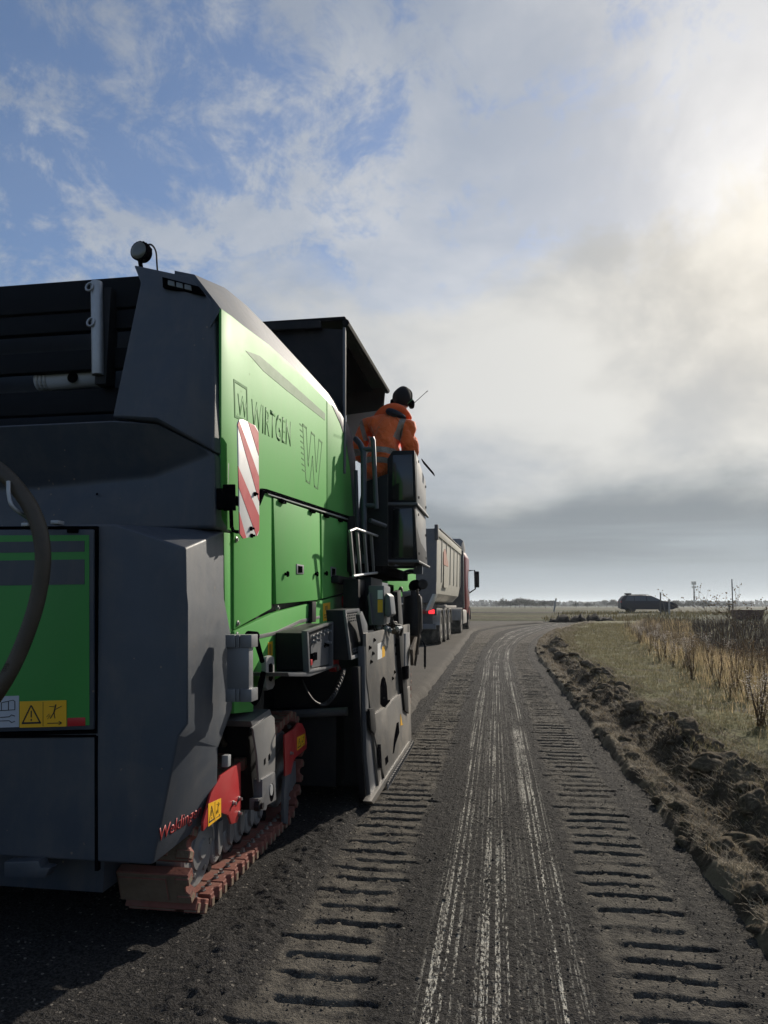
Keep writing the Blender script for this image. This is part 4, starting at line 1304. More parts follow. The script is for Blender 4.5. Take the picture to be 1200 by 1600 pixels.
for s in ([(2, 1098), (20, 1094)], [(20, 1094), (23, 1096)], [(23, 1096), (23, 1109)], [(23, 1109), (-10, 1111)], [(2, 1098), (2, 1110)], [(13, 1096), (13, 1110)], [(-12, 1122), (14, 1120)], [(-12, 1127), (14, 1126)], [(14, 1120), (18, 1117)], [(18, 1117), (23, 1119)], [(14, 1126), (18, 1129)], [(18, 1129), (23, 1127)]):
    p, q = B(*s[0], YL - .0025), B(*s[1], YL - .0025)
    dv = (q - p).normalized(); n2 = Vector((-dv.z, 0, dv.x)) * .0014
    poly(bm, [p - n2, q - n2, q + n2, p + n2], (0, .001, 0))
obj('pictogram', bm, M_ink, fl)
rear('red_reflector', [(105, 1122), (133, 1121), (133, 1134), (105, 1135)], YL - .001, .004, M_redfilm, parent=fl, bev=.001)
for (a, b, c2, d2) in ((34, 817, 44, 822), (80, 813, 92, 819)):
    bm = BM(); p, q = B(a, b, YF - .03), B(c2, d2, YF - .03)
    box(bm, p.x, q.x, YF - .035, YF + .01, q.z, p.z)
    obj('flap_hinge', bm, M_zinc, MM, bev=.003)
bm = BM(); p, q = B(105, 825, YF - .02), B(121, 832, YF - .02)
box(bm, p.x, q.x, YF - .022, YF, q.z, p.z); obj('flap_latch', bm, M_gap, MM, bev=.002)
# tow lug under the bumper and step below
bm = BM(); p, q = B(4, 1346, 2.78), B(72, 1372, 2.78)
poly(bm, [B(6, 1347, 2.78), B(60, 1345, 2.78), B(63, 1356, 2.78), B(78, 1357, 2.78), B(70, 1372, 2.78), B(6, 1372, 2.78)], (0, .06, 0))
obj('tow_lug', bm, M_dark, MM, bev=.006)
bm = BM(); p = B(150, 1392, 3.0)
box(bm, LX + .5, B(165, 1392, 3.0).x, 2.98, 3.2, p.z, .46); obj('rear_crossbeam', bm, M_dark, MM, bev=.01)

# ---- radiator beams behind the cowls
bm = BM(); box(bm, LX + .3, -1.62, 3.58, 3.62, 2.1, 3.06); obj('radiator_back', bm, mat('radiator_core', (.060, .072, .090), .6, var=.3, vscale=4), MM)
for ya, yb, yc, Yb_ in ((447, 431, 46, 3.32), (497, 481, 28, 3.33), (555, 540, 30, 3.34), (615, 603, 36, 3.35)):
    p0, p1 = B(0, ya, Yb_), B(215, yb, Yb_)
    hz = B(0, ya + yc, Yb_)
    bm = BM(); box(bm, LX + .30, -1.66, Yb_, Yb_ + .05, hz.z, (p0.z + p1.z) / 2)
    beam = obj('radiator_beam', bm, mat('beam_black', (.004, .005, .007), .6, spec=.12, var=.2), MM, bev=.006)
    for kx, ky in ((14, 8), (20, 18)):
        q = Vector((-1.78 + kx * .001 - .06 * (ya > 480), Yb_, (p0.z + p1.z) / 2 - .03 - ky * .0022))
        obj('beam_bolt', lathe(BM(), q, (0, -1, 0), [(0, .010), (.006, .010), (.008, .005)], 6), M_grey2, beam)
# galvanised locking pipe with ring bolts
bm = BM(); cyl(bm, B(153, 586, 3.26), B(151, 441, 3.26), .030, n=20)
pp = obj('locking_pipe', bm, M_zinc, MM, bev=.004)
for (kx, ky) in ((141, 449), (143, 504)):
    c0 = B(kx, ky, 3.235)
    bm = BM(); ring = [c0 + Vector((math.cos(t_) * .020, -.006 + math.sin(t_) * .006, math.sin(t_) * .024)) for t_ in np.linspace(0, 2 * math.pi, 15)]
    tube(bm, ring, .006, 6); obj('ring_pin', bm, M_zinc, pp, smooth=60)
bm = BM(); box(bm, B(148, 590, 3.27).x, B(166, 590, 3.27).x, 3.27, 3.36, B(150, 600, 3.27).z, B(150, 450, 3.27).z); obj('pipe_bracket', bm, M_black, pp, bev=.004)
# hydraulic cylinder end seen between the beams
bm = BM(); cyl(bm, B(62, 596, 3.45), B(160, 588, 3.45), .060, n=20)
hy = obj('hydraulic_cylinder', bm, M_whitegrey, MM, bev=.008)
obj('cylinder_plug', lathe(BM(), B(114, 590, 3.39), (0, -1, .1), [(0, .03), (.006, .03)], 16), M_gap, hy)
for i in range(3):
    x_ = 66 + i * 6
    bm = BM(); p, q = B(x_, 594, 3.45), B(x_ + 3, 593.7, 3.45); cyl(bm, p, q, .066, n=18); obj('cylinder_ring', bm, M_zinc, hy)
# work lamp on the pylon
c0 = B(219, 393, 3.26)
wl = obj('work_lamp', lathe(BM(), c0, (-.15, -1, -.05), [(-.055, .030), (-.04, .046), (.0, .050), (.012, .051), (.014, .046)], 24), M_gap, MM, smooth=40)
obj('lamp_glass', lathe(BM(), c0 + Vector((-.002, -.014, 0)), (-.15, -1, -.05), [(0, .045), (.004, .040), (.006, .02)], 24), M_lens, wl, smooth=40)
bm = BM()
for i in range(7):
    a_ = math.pi * (.15 + .7 * i / 6); q = c0 + Vector((math.cos(a_) * .047, .02, math.sin(a_) * .047))
    box(bm, q.x - .004, q.x + .004, q.y - .025, q.y + .02, q.z - .004, q.z + .010)
obj('cooling_fin', bm, M_gap, wl)
bm = BM(); cyl(bm, c0 + Vector((0, .0, -.045)), c0 + Vector((.005, .01, -.09)), .012, n=8); obj('lamp_foot', bm, M_gap, wl)
bm = BM(); tube(bm, curve_pts([c0 + Vector((.01, .03, .048)), c0 + Vector((.04, .04, .055)), c0 + Vector((.062, .05, .02)), c0 + Vector((.066, .06, -.05)), c0 + Vector((.068, .07, -.10))], 20), .005, 6)
obj('lamp_cable', bm, M_rubber, wl, smooth=60)

# ---- suction hose looped over the hook at the rear
hc = [B(-260, 690, 2.70), B(-120, 690, 2.66), B(-20, 722, 2.62), B(40, 780, 2.60), B(66, 850, 2.60), B(60, 930, 2.60), B(30, 1020, 2.58), B(-10, 1090, 2.55), B(-80, 1180, 2.55), B(-160, 1300, 2.6)]
bm = BM(); tube(bm, curve_pts(hc, 420), .032, 16, rib=.10)
obj('suction_hose', bm, M_hose, MM, smooth=80)
bm = BM(); tube(bm, curve_pts([B(13, 752, 2.56), B(14, 775, 2.555), B(20, 792, 2.56), B(38, 806, 2.62), B(52, 815, 2.80)], 24), .008, 8)
obj('hose_hook', bm, M_zinc, MM, smooth=60)
for kx, ky in ((152, 772), (128, 796)):
    obj('blind_bolt', lathe(BM(), B(kx, ky, 3.17), (0, -1, 0), [(0, .006), (.004, .006)], 6), M_gap, MM)

# ---- crawler unit (part) with pads, rollers, frame (sub-parts)
def pad_mesh():
    bm = BM()
    W, Lh, T = .335, .148, .052
    # pad in local frame: x across, y along the chain, z outwards
    poly(bm, [(-W / 2, -Lh / 2, 0), (W / 2, -Lh / 2, 0), (W / 2, -Lh * .20, 0), (W / 2 - .02, -Lh * .08, 0), (W / 2 - .02, Lh * .08, 0), (W / 2, Lh * .20, 0), (W / 2, Lh / 2, 0), (-W / 2, Lh / 2, 0)], (0, 0, T))
    for f in bm.faces:
        if f.calc_center_median().z > T * .8:
            f.material_index = 1
    for s in (-1, 1):                                       # grooves' lips along the outer edge
        box(bm, W / 2 - .06, W / 2 + .004, s * .045 - .018, s * .045 + .018, T * .35, T + .010, 1)
    box(bm, -W / 2 + .01, W / 2 - .10, -.055, .055, T * .9, T + .008, 1)
    bmesh.ops.recalc_face_normals(bm, faces=bm.faces)
    ed = [e for e in bm.edges if len(e.link_faces) == 2 and e.calc_face_angle(0) > R(30)]
    bmesh.ops.bevel(bm, geom=ed, offset=.004, segments=1, affect='EDGES', clamp_overlap=True)
    for by in (-.035, .035):                                # bolts on the inside face near the edge
        lathe(bm, (W / 2 - .055, by, 0), (0, 0, -1), [(0, .016), (.004, .016), (.005, .010), (.018, .010)], 6, mi=2)
        lathe(bm, (-W / 2 + .055, by, 0), (0, 0, -1), [(0, .016), (.004, .016), (.005, .010), (.018, .010)], 6, mi=2)
    me = bpy.data.meshes.new('track_pad'); bm.to_mesh(me); bm.free()
    for m_ in (M_pad, M_padworn, M_bolt):
        me.materials.append(m_)
    return me
PAD = pad_mesh()
OFFM = OFF[MM.name]
def stadium(c0, c1, r0, r1, pitch):
    """points along a belt round two wheels in the (y,z) plane; returns (y,z,ny,nz)"""
    d_ = (c1 - c0); L = d_.length; th = math.atan2(d_.y, d_.x); be = math.asin((r0 - r1) / L)
    pts = []
    # bottom run is the flat ground side
    def arc(c, r, a0, a1, n):
        return [(c.x + r * math.cos(a), c.y + r * math.sin(a), math.cos(a), math.sin(a)) for a in np.linspace(a0, a1, n)]
    a_top = th + math.pi / 2 - be; a_bot = th - math.pi / 2 + be
    poly_ = arc(c0, r0, a_top, a_bot + 2 * math.pi, 40) + arc(c1, r1, a_bot, a_top, 40)
    P_ = [Vector((p[0], p[1])) for p in poly_]; N_ = [Vector((p[2], p[3])) for p in poly_]
    seg = [(P_[(i + 1) % len(P_)] - P_[i]).length for i in range(len(P_))]
    tot = sum(seg); n = max(3, round(tot / pitch)); out = []
    for k in range(n):
        s = (k + .30) * tot / n; i = 0
        while s > seg[i]:
            s -= seg[i]; i += 1
        t = s / seg[i]; j = (i + 1) % len(P_)
        out.append((P_[i].lerp(P_[j], t), N_[i].lerp(N_[j], t).normalized()))
    return out
def crawler(xo, yo, sgn, name='crawler_unit'):
    """xo outer x of pads, yo shift along the road, sgn +1 right side"""
    X = lambda dx: xo - sgn * dx                # dx inwards from the outer edge
    c0, c1 = Vector((3.33 + yo, .270)), Vector((4.60 + yo, .360))
    rr = .20; rf = .29
    bm = BM()
    y0, y1 = 3.30 + yo, 4.60 + yo
    poly(bm, [Vector((X(.10), y, z_)) for y, z_ in ((y0 + .12, .22), (y1 - .05, .22), (y1 + .02, .34), (y1 - .06, .50), (y0 + .2, .50), (y0 + .05, .38))], (-sgn * .14, 0, 0))
    cr_ = obj(name, bm, M_grey2, MM, bev=.008)
    for p, n_ in stadium(c0, c1, rr, rf, .160):
        o = link(bpy.data.objects.new('track_pad', PAD)); o.parent = cr_
        zax = Vector((0, n_.x, n_.y)); xax = Vector((sgn, 0, 0)); yax = zax.cross(xax)
        M_ = Matrix((xax, yax, zax)).transposed().to_4x4()
        M_.translation = Vector((X(.1675), p.x, p.y)) - OFFM
        o.matrix_local = M_
    # sprocket and idler with hubs
    for c_, teeth in ((c0, 0), (c1, 1)):
        q_ = (.17 if not teeth else .235) / .215
        bm = BM(); lathe(bm, (X(.075), c_.x, c_.y), (sgn, 0, 0), [(-.12, .21 * q_), (.0, .215 * q_), (.012, .20 * q_), (.014, .12 * q_), (.024, .115 * q_), (.028, .06 * q_), (.038, .05 * q_)], 32)
        wh = obj('sprocket' if teeth else 'idler_wheel', bm, M_grey, cr_, smooth=35)
    for k in range(6):
        a_ = k * math.pi / 3; q = (X(.065), c0.x + math.cos(a_) * .115, c0.y + math.sin(a_) * .115)
        obj('hub_bolt', lathe(BM(), q, (sgn, 0, 0), [(-.02, .014), (.012, .014), (.014, .006)], 6), M_bolt, cr_)
    for k in range(6):                                  # bottom rollers with their brackets
        yy = y0 + .20 + k * .165
        bm = BM(); lathe(bm, (X(.115), yy, .165), (sgn, 0, 0), [(-.10, .07), (0, .074), (.008, .064), (.010, .03), (.026, .028)], 18)
        obj('bottom_roller', bm, M_grey, cr_, smooth=35)
        bm = BM(); poly(bm, [Vector((X(.088), yy + a_, b_)) for a_, b_ in ((-.03, .30), (.03, .30), (.034, .17), (0, .125), (-.034, .17))], (-sgn * .02, 0, 0))
        rb = obj('roller_bracket', bm, M_grey, cr_, bev=.004)
    bm = BM()                                           # chain links running inside the pads
    for k in range(9):
        yy = y0 + .02 + k * .145
        lathe(bm, (X(.14), yy, .098), (sgn, 0, 0), [(-.05, .030), (.02, .030), (.022, .014)], 8)
    obj('chain', bm, M_black, cr_, smooth=35, kind='stuff')
    return cr_
crR = crawler(SX - .025, 0.0, 1)
crL = crawler(LX + .045, 0.0, -1)
crF = crawler(-1.12, 4.55, 1)
crG = crawler(-4.0, 4.55, -1)
# crawler guards (red) and lifting leg on the rear right unit
rg = side('red_guard', [(340, 1222), (345, 1212), (376, 1191), (377, 1262), (371, 1285), (362, 1288), (357, 1274), (346, 1270), (334, 1279), (318, 1299), (318, 1285), (330, 1240)], -1.292, .012, M_red, bev=.004)
for kx, ky in ((373, 1248), (364, 1255), (373, 1271)):
    obj('guard_bolt', lathe(BM(), A(kx, ky, -1.292), (1, 0, 0), [(0, .013), (.004, .013), (.006, .008), (.018, .008)], 6), M_bolt, rg)
warn_sticker(rg, A(325, 1256, -1.2918), A(345, 1247, -1.2918), A(345, 1276, -1.2918), A(325, 1292, -1.2918), Vector((1, 0, 0)))
fg = side('red_guard', [(445, 1148), (459, 1139), (459, 1190), (455, 1209), (446, 1213)], -1.285, .012, M_red, bev=.004)
fg2 = obj('red_guard', poly(BM(), [Vector(A(459, 1139, -1.285)), A(466, 1129, -1.285), A(472, 1130, -1.285), A(477, 1140, -1.285), A(480, 1160, -1.285), A(479, 1170, -1.285), A(462, 1184, -1.285), A(459, 1190, -1.285)], (-.012, 0, 0)), M_red, MM, bev=.004)
warn_sticker(fg2, A(464, 1152, -1.2848), A(476, 1146, -1.2848), A(476, 1163, -1.2848), A(464, 1173, -1.2848), Vector((1, 0, 0)))
for kx, ky in ((454, 1177),):
    obj('guard_bolt', lathe(BM(), A(kx, ky, -1.285), (1, 0, 0), [(0, .013), (.004, .013), (.006, .008), (.018, .008)], 6), M_bolt, fg)
lgp = side('leg_cover', [(394, 1137), (424, 1117), (429, 1121), (431, 1150), (430, 1205), (413, 1222), (405, 1222), (402, 1180), (396, 1140)], -1.235, .012, M_grey, bev=.004)
side('leg_cover_top', [(392, 1127), (422, 1108), (425, 1117), (395, 1136)], -1.243, .30, M_grey2, bev=.004)
for kx in (414, 421):
    side('slot', [(kx - 1.2, 1187 - (kx - 414)), (kx + 1.2, 1184 - (kx - 414)), (kx + 1.2, 1193 - (kx - 414)), (kx - 1.2, 1196 - (kx - 414))], -1.2335, .004, M_gap, parent=lgp)
fork = side('leg_fork', [(410, 1218), (430, 1206), (432, 1250), (418, 1258), (416, 1266), (404, 1266), (404, 1248), (410, 1246)], -1.225, .05, M_grey2, bev=.004)
obj('fork_hole', poly(BM(), [A(425 + 3.4 * math.cos(t_), 1238 + 14 * math.sin(t_) - 2 * math.cos(t_), -1.2235) for t_ in np.linspace(0, 2 * math.pi, 17)[:-1]], (-.004, 0, 0)), M_gap, fork)
obj('fork_pin', poly(BM(), [A(424.5 + 2.4 * math.cos(t_), 1234 + 9 * math.sin(t_) - 1.5 * math.cos(t_), -1.222) for t_ in np.linspace(0, 2 * math.pi, 17)[:-1]], (-.004, 0, 0)), M_zinc, fork)
obj('leg_bolt', lathe(BM(), A(405, 1259, -1.225), (1, 0, 0), [(-.02, .028), (.006, .028), (.01, .016), (.022, .016)], 12), M_black, fork)
side('leg_inner', [(386, 1124), (398, 1140), (404, 1190), (412, 1262), (398, 1266), (390, 1180)], -1.32, .12, M_black, bev=.004)
bm = BM(); c0 = A(405, 1180, -1.5); cyl(bm, (-1.48, 3.98, .35), (-1.48, 3.98, 1.10), .16, n=24); obj('lifting_column', bm, M_black, MM, bev=.01)
bm = BM(); cyl(bm, (LX + .17, 3.98, .35), (LX + .17, 3.98, 1.10), .16, n=24); obj('lifting_column', bm, M_black, MM, bev=.01)
for xx in (-1.29, -3.83):
    bm = BM(); cyl(bm, (xx, 8.55, .35), (xx, 8.55, 1.45), .16, n=24); obj('lifting_column', bm, M_grey2, MM, bev=.01)
bm = BM()
for i in range(7):
    a0 = A(352 + i * 7, 1165 - i * 5, -1.45)
    tube(bm, curve_pts([a0, a0 + Vector((-.05, .05, .05 + .02 * (i % 3))), a0 + Vector((0, .22, .02 * (i % 2)))], 8), .014, 7)
obj('hydraulic_hose', bm, M_oil, MM, smooth=60)
side('mud_flap', [(446, 1212), (459, 1192), (462, 1189), (463, 1222), (452, 1240), (450, 1288), (444, 1286), (444, 1240)], -1.325, .02, M_grey2, bev=.003)
bm = BM(); box(bm, B(352, 1150, 3.4).x, B(362, 1150, 3.4).x, 3.36, 3.40, B(352, 1196, 3.4).z, B(352, 1178, 3.4).z)
obj('hose_fitting', bm, M_zinc, MM, bev=.004)

# ---- battery/cable rail in aluminium at the rear corner, with the lever linkage
bm = BM()
for (px_, t_) in (([(354, 1010), (389, 1010), (389, 1078), (354, 1078)], .06), ):
    poly(bm, [B(a, b, 3.20) for a, b in px_], (0, t_, 0))
rail = obj('equipment_rail', bm, M_alu, MM, bev=.004)
for y_ in (992, 1077):
    for x0, x1, dY in ((352, 367, 0.0), (368, 374, .008), (375, 393, .004)):
        bm = poly(BM(), [B(a, b, 3.185 + dY) for a, b in ((x0, y_), (x1, y_), (x1, y_ + 20), (x0, y_ + 20))], (0, .09, 0))
        obj('rail_clamp', bm, M_alu, rail, bev=.003)
bm = BM(); cyl(bm, A(388, 993, -1.235), A(400, 994, -1.215), .024, n=14)
tube(bm, [A(399, 995, -1.21), A(410, 1034, -1.20)], [.016, .012], 8)
tube(bm, [A(412, 1050, -1.20), A(402, 1090, -1.215), A(395, 1096, -1.24)], [.014, .018, .026], 8)
lv = obj('lever_linkage', bm, M_gap, MM, smooth=40)
lb = [(418, 1026), (424, 1024), (429, 1027), (430, 1070), (427, 1076), (419, 1079), (416, 1074), (416, 1030)]
tagp = side('key_holder', lb, -1.215, .03, M_grey, bev=.008)
side('key_slot', [(420.5, 1038), (424, 1036), (426.5, 1039), (426.5, 1060), (424, 1065), (420.5, 1063)], -1.213, .006, M_gap, parent=tagp)
side('yellow_label', [(419, 1004), (426, 1002), (426, 1024), (419, 1026)], SX + .002, .002, M_yellow, parent=lp)
side('yellow_label', [(505, 943), (516, 941), (516, 968), (505, 971)], SX + .002, .002, M_yellow, parent=lp)
for pp_ in ([(421, 1007), (424, 1006), (424, 1022), (421, 1023)], [(508, 947), (512, 946), (512, 953), (508, 954)], [(507, 960), (513, 958.5), (513, 961), (507, 962.5)], [(507, 964), (513, 962.5), (513, 965), (507, 966.5)]):
    side('print', pp_, SX + .0032, .001, mat('label_print', (.35, .2, .03), .5), parent=lp)

# ---- control box and tilted keypad
XC = -1.10
bm = poly(BM(), [A(481, 989, XC), A(520, 974, XC), A(520, 1040, XC), A(483, 1048, XC)], (-.20, 0, 0))
cb_ = obj('control_box', bm, M_black, MM, bev=.008)
frame_px = [(480, 986), (521, 971), (521, 1043), (483, 1051)]
q = [A(a, b, XC + .03) for a, b in frame_px]; cc_ = sum(q, Vector()) / 4
bm = BM()
for i in range(4):
    p, r2_ = q[i], q[(i + 1) % 4]
    poly(bm, [p, r2_, r2_.lerp(cc_, .10), p.lerp(cc_, .10)], (-.035, 0, 0))
obj('box_rim', bm, M_grey2, cb_, bev=.003)
side('control_plate', [(485, 992), (517, 979), (517, 1037), (487, 1043)], XC + .004, .004, M_grey2, parent=cb_)
for i, (kx, ky) in enumerate(((488, 996), (494, 993), (500, 991), (506, 988), (511, 986), (488, 1003), (494, 1000), (507, 1008), (511, 1004))):
    obj('toggle', lathe(BM(), A(kx, ky, XC + .004), (1, -.1, 0), [(0, .016), (.008, .016), (.010, .010), (.030, .008)], 8), M_alu if i != 7 else M_gap, cb_)
side('socket', [(489, 1022), (496, 1019), (496, 1031), (489, 1033)], XC + .02, .02, M_gap, parent=cb_, bev=.003)
side('red_button', [(486, 1031), (488.5, 1030), (488.5, 1039), (486, 1040)], XC + .02, .02, M_redfilm, parent=cb_, bev=.003)
side('box_shelf', [(450, 1051), (483, 1051), (528, 1037), (528, 1041), (485, 1057), (452, 1057)], XC + .02, .22, M_grey2, parent=cb_, bev=.004)
bm = BM(); p, q_ = A(484, 940, SX + .01), A(488, 972, SX + .01); box(bm, SX - .01, SX + .03, p.y, q_.y + .03, q_.z, p.z); obj('door_stop', bm, M_black, MM, bev=.003)
XK = -.985
kp_px = [(537, 953), (559, 950.5), (568, 1023), (546.5, 1031)]
K = [A(537, 953, XK - .02), A(559, 950.5, XK - .02), A(568, 1023, XK + .02), A(546.5, 1031, XK + .02)]
bm = poly(BM(), K, (-.12, -.02, 0))
kp = obj('keypad_case', bm, M_black, MM, bev=.008)
kc = sum(K, Vector()) / 4
bm = BM()
K2 = [k_ + Vector((.012, 0, 0)) for k_ in K]
for i in range(4):
    p, r2_ = K2[i], K2[(i + 1) % 4]
    poly(bm, [p, r2_, r2_.lerp(kc, .14), p.lerp(kc, .14)], (-.02, 0, 0))
obj('keypad_rim', bm, M_grey2, kp, bev=.003)
bm = BM()
for rr_ in range(3):
    for cc2 in range(6):
        f_ = .2 + cc2 * .12; g_ = .13 + rr_ * .055
        c0 = (K[0].lerp(K[1], f_)).lerp(K[3].lerp(K[2], f_), g_)
        lathe(bm, c0, (1, 0, 0), [(-.004, .006), (.006, .006)], 6)
for rr_ in range(2):
    for cc2 in range(4):
        f_ = .3 + cc2 * .13; g_ = .82 + rr_ * .05
        c0 = (K[0].lerp(K[1], f_)).lerp(K[3].lerp(K[2], f_), g_)
        lathe(bm, c0, (1, 0, 0), [(-.004, .006), (.006, .006)], 6)
obj('key_buttons', bm, M_alu, kp)
rgp = side('red_bracket', [(521, 988), (528, 990), (530, 1038), (534, 1046), (526, 1050), (521, 1040)], -1.09, .05, M_red, bev=.005)
bm = BM(); cyl(bm, A(524, 975, -1.09), A(526, 992, -1.09), .022, n=10); obj('red_bracket_pin', bm, M_red, rgp)
obj('bracket_bolt', lathe(BM(), A(527, 1044, -1.085), (1, 0, 0), [(0, .02), (.01, .02), (.012, .01)], 8), M_bolt, rgp)
# curly cable
ct = curve_pts([A(472, 1062, -1.2), A(480, 1080, -1.15), A(492, 1096, -1.08), (A(508, 1100, -1.05)), A(522, 1085, -1.0), A(534, 1058, -1.0), A(537, 1046, -1.02)], 260)
bm = BM(); cpts = []
for i, p in enumerate(ct):
    t_ = i / 259; amp = .010 * sst(np.array(t_), .35, .55)
    cpts.append(p + Vector((math.cos(i * .9), 0, math.sin(i * .9))) * float(amp))
tube(bm, cpts, .0065, 5); obj('coiled_cable', bm, M_rubber, MM, smooth=60)

# ---- drum housing side plate
XP = -.90
up = side('side_plate', [(572, 990), (640, 975), (642, 1070), (581, 1122), (573, 1060)], XP, .025, M_worn, bev=.003)
low_px = [(579, 1118), (592, 1113), (601, 1105), (603, 1108), (613, 1095), (641, 1072), (643, 1157), (604, 1228), (590, 1170)]
side('side_plate_skid', low_px, XP + .02, .03, M_worn, bev=.003)
obj('slot_window', poly(BM(), [A(a, b, XP + .002) for a, b in ((594.5, 1100), (594.5, 1072), (596, 1062), (599, 1057), (602, 1060), (604.5, 1072), (606, 1094), (610, 1093), (610, 1098), (601, 1107))], (-.003, 0, 0)), M_gap, up)
side('plate_edge', [(570, 1010), (574.5, 1012), (576, 1110), (590, 1215), (597, 1235), (580, 1253), (573, 1180), (571, 1100)], XP - .006, .05, M_grey2, bev=.004)
side('plate_strip', [(581, 1120), (586, 1118), (591, 1170), (598, 1232), (593, 1237), (586, 1170)], XP + .012, .03, M_worn, bev=.002)
side('plate_skid_shoe', [(580, 1252), (640, 1158), (643, 1160), (645, 1164), (584, 1256)], XP + .03, .06, M_worn, bev=.003)
side('scuff_plate', [(578, 1108), (585, 1106), (588, 1140), (586, 1148), (580, 1140)], XP + .025, .02, M_black, bev=.002)
for px_ in ([(620, 1130), (623, 1128), (624, 1145), (618, 1163), (616, 1176), (614, 1178), (616, 1155)], [(590, 1163), (595, 1163), (597, 1200), (592, 1200)], [(602, 1185), (606, 1180), (607, 1190), (603, 1196)]):
    side('plate_slot', px_, XP + .0225, .004, M_gap, parent=up)
side('yellow_mark', [(626, 1115), (628.5, 1130), (630, 1132), (626, 1134)], XP + .0225, .003, M_yellow, parent=up)
for kx, ky in ((577, 1012), (582, 1021), (579, 1034), (617, 1008), (618, 1022), (616, 1050), (584, 1000), (613, 1060), (631, 1060), (636, 1090), (596, 1150), (633, 1105)):
    obj('plate_bolt', lathe(BM(), A(kx, ky, XP), (1, 0, 0), [(0, .016), (.006, .016), (.008, .009), (.016, .009)], 6), M_gap, up)
side('white_label', [(590, 1006), (597, 1003), (597, 1028), (590, 1031)], XP + .0015, .001, M_white, parent=up)
side('yellow_label', [(597.2, 1011), (601.5, 1008.5), (601.5, 1025), (597.2, 1028)], XP + .0015, .001, M_yellow, parent=up)
# chain hanging along the foot of the plate
bm = BM()
r_ = random.Random(4)
for i in range(46):
    t_ = i / 45; p = A(606, 1215, XP + .05).lerp(A(644, 1152, XP + .05), t_); p.z = .018 + .02 * (i % 2) + .03 * max(0, t_ - .82)
    ax = Vector((.5, 1, .2)) if i % 2 else Vector((0, 1, 1))
    s_, u_ = frame_of(ax); dv = ax.normalized()
    ringp = [p + dv * math.cos(a_) * .030 + u_ * math.sin(a_) * .015 for a_ in np.linspace(0, 2 * math.pi, 9)]
    tube(bm, ringp, .005, 5)
obj('foot_chain', bm, M_worn, MM, smooth=60)
# drum housing behind it, the door and its hydraulic pieces
bm = BM(); box(bm, LX + .2, XP - .06, 5.42, 7.45, .06, 1.12)
obj('drum_housing', bm, M_black, MM, bev=.02)
side('housing_rear_post', [(560, 1042), (571, 1040), (574, 1180), (579, 1252), (572, 1250), (566, 1180)], XP - .03, .05, M_black, bev=.004)
bm = BM(); box(bm, LX + .3, XP - .25, 5.15, 5.43, .12, .62); obj('scraper_blade', bm, M_black, MM, bev=.01)
bm = BM(); cyl(bm, (-1.62, 5.05, .62), (-1.05, 5.05, .66), .03, n=10); obj('scraper_rod', bm, M_grey2, MM)
side('plate_top_bracket', [(566, 955), (574, 975), (575, 992), (571, 1010), (562, 960)], XP - .02, .03, M_grey2, bev=.003)

# ---- columns, cylinders and linkages above the plate
def rbox(name, x0, x1, y0, y1, Y, dY, m_, parent=MM, bev=.006):
    bm = poly(BM(), [B(x0, y0, Y), B(x1, y0, Y), B(x1, y1, Y), B(x0, y1, Y)], (0, dY, 0))
    return obj(name, bm, m_, parent, bev=bev)
rbox('platform_support', 556, 580, 902, 985, 6.0, .6, M_black)
rbox('platform_support', 536, 560, 905, 960, 5.7, .5, M_black)
pc = rbox('height_column', 576, 600, 915, 977, 5.75, .35, M_grey2)
bm = poly(BM(), [B(a, b, 5.70) for a, b in ((574, 932), (577, 925), (581, 975), (578, 962))], (0, .3, 0)); obj('column_fin', bm, M_grey2, pc, bev=.003)
rbox('yellow_label', 590, 598, 937, 957, 5.745, .003, M_yellow, pc, bev=0)
rbox('white_label', 590, 598, 922, 936, 5.745, .003, M_white, pc, bev=0)
bm = poly(BM(), [B(a, b, 5.72) for a, b in ((601, 932), (603, 926), (609, 931), (612, 960), (606, 965), (601, 960))], (0, .25, 0)); obj('column_cover', bm, M_grey2, pc, bev=.006)
r_ = random.Random(8)
bm = BM()
for i in range(9):
    p0 = B(584 + i * 4, 975 + r_.uniform(-6, 6), 5.9); p1 = B(590 + i * 4.5, 990 + r_.uniform(-8, 6), 6.1)
    tube(bm, curve_pts([p0, (p0 + p1) / 2 + Vector((r_.uniform(-.05, .05), 0, r_.uniform(.0, .09))), p1], 8), r_.uniform(.009, .017), 7)
obj('hydraulic_hose', bm, M_rubber, MM, smooth=60)
for i in range(7):
    c0 = B(586 + i * 6, 984 + r_.uniform(-5, 8), 5.85)
    bm = BM(); lathe(bm, c0, (r_.uniform(-.4, .4), -1, r_.uniform(-.4, .4)), [(-.05, .016), (0, .016), (.004, .022), (.02, .022), (.024, .012)], 8)
    obj('hose_fitting', bm, (M_zinc, M_alu, M_oil)[i % 3], MM, smooth=35)
# front linkage: post, lifting cylinder and dust bag in front of the plate
side('guide_post', [(621, 925), (626, 922), (634, 1030), (639, 1115), (633, 1110), (626, 1030)], -.86, .05, M_black, bev=.004)
side('guide_rail', [(634, 990), (640, 988), (641, 1040), (638, 1062), (633, 1050)], -.85, .04, M_grey, bev=.004)
side('guide_block', [(633, 1042), (639, 1040), (639, 1060), (634, 1062)], -.83, .06, M_gap, bev=.004)
side('red_arm', [(618, 1011), (623, 1005), (630, 1040), (632, 1052), (625, 1050)], -.90, .03, M_red, bev=.003)
side('white_plate', [(621, 1022), (624, 1020), (628, 1046), (625, 1048)], -.893, .004, M_yellow, bev=.001)
c0 = B(646, 950, 7.9)
bm = BM(); lathe(bm, B(645, 985, 7.9), (0, 0, 1), [(-.10, .03), (-.07, .05), (.0, .105), (.03, .11), (.36, .105), (.40, .07), (.44, .05)], 20)
ds = obj('dust_filter', bm, M_black, MM, smooth=40)
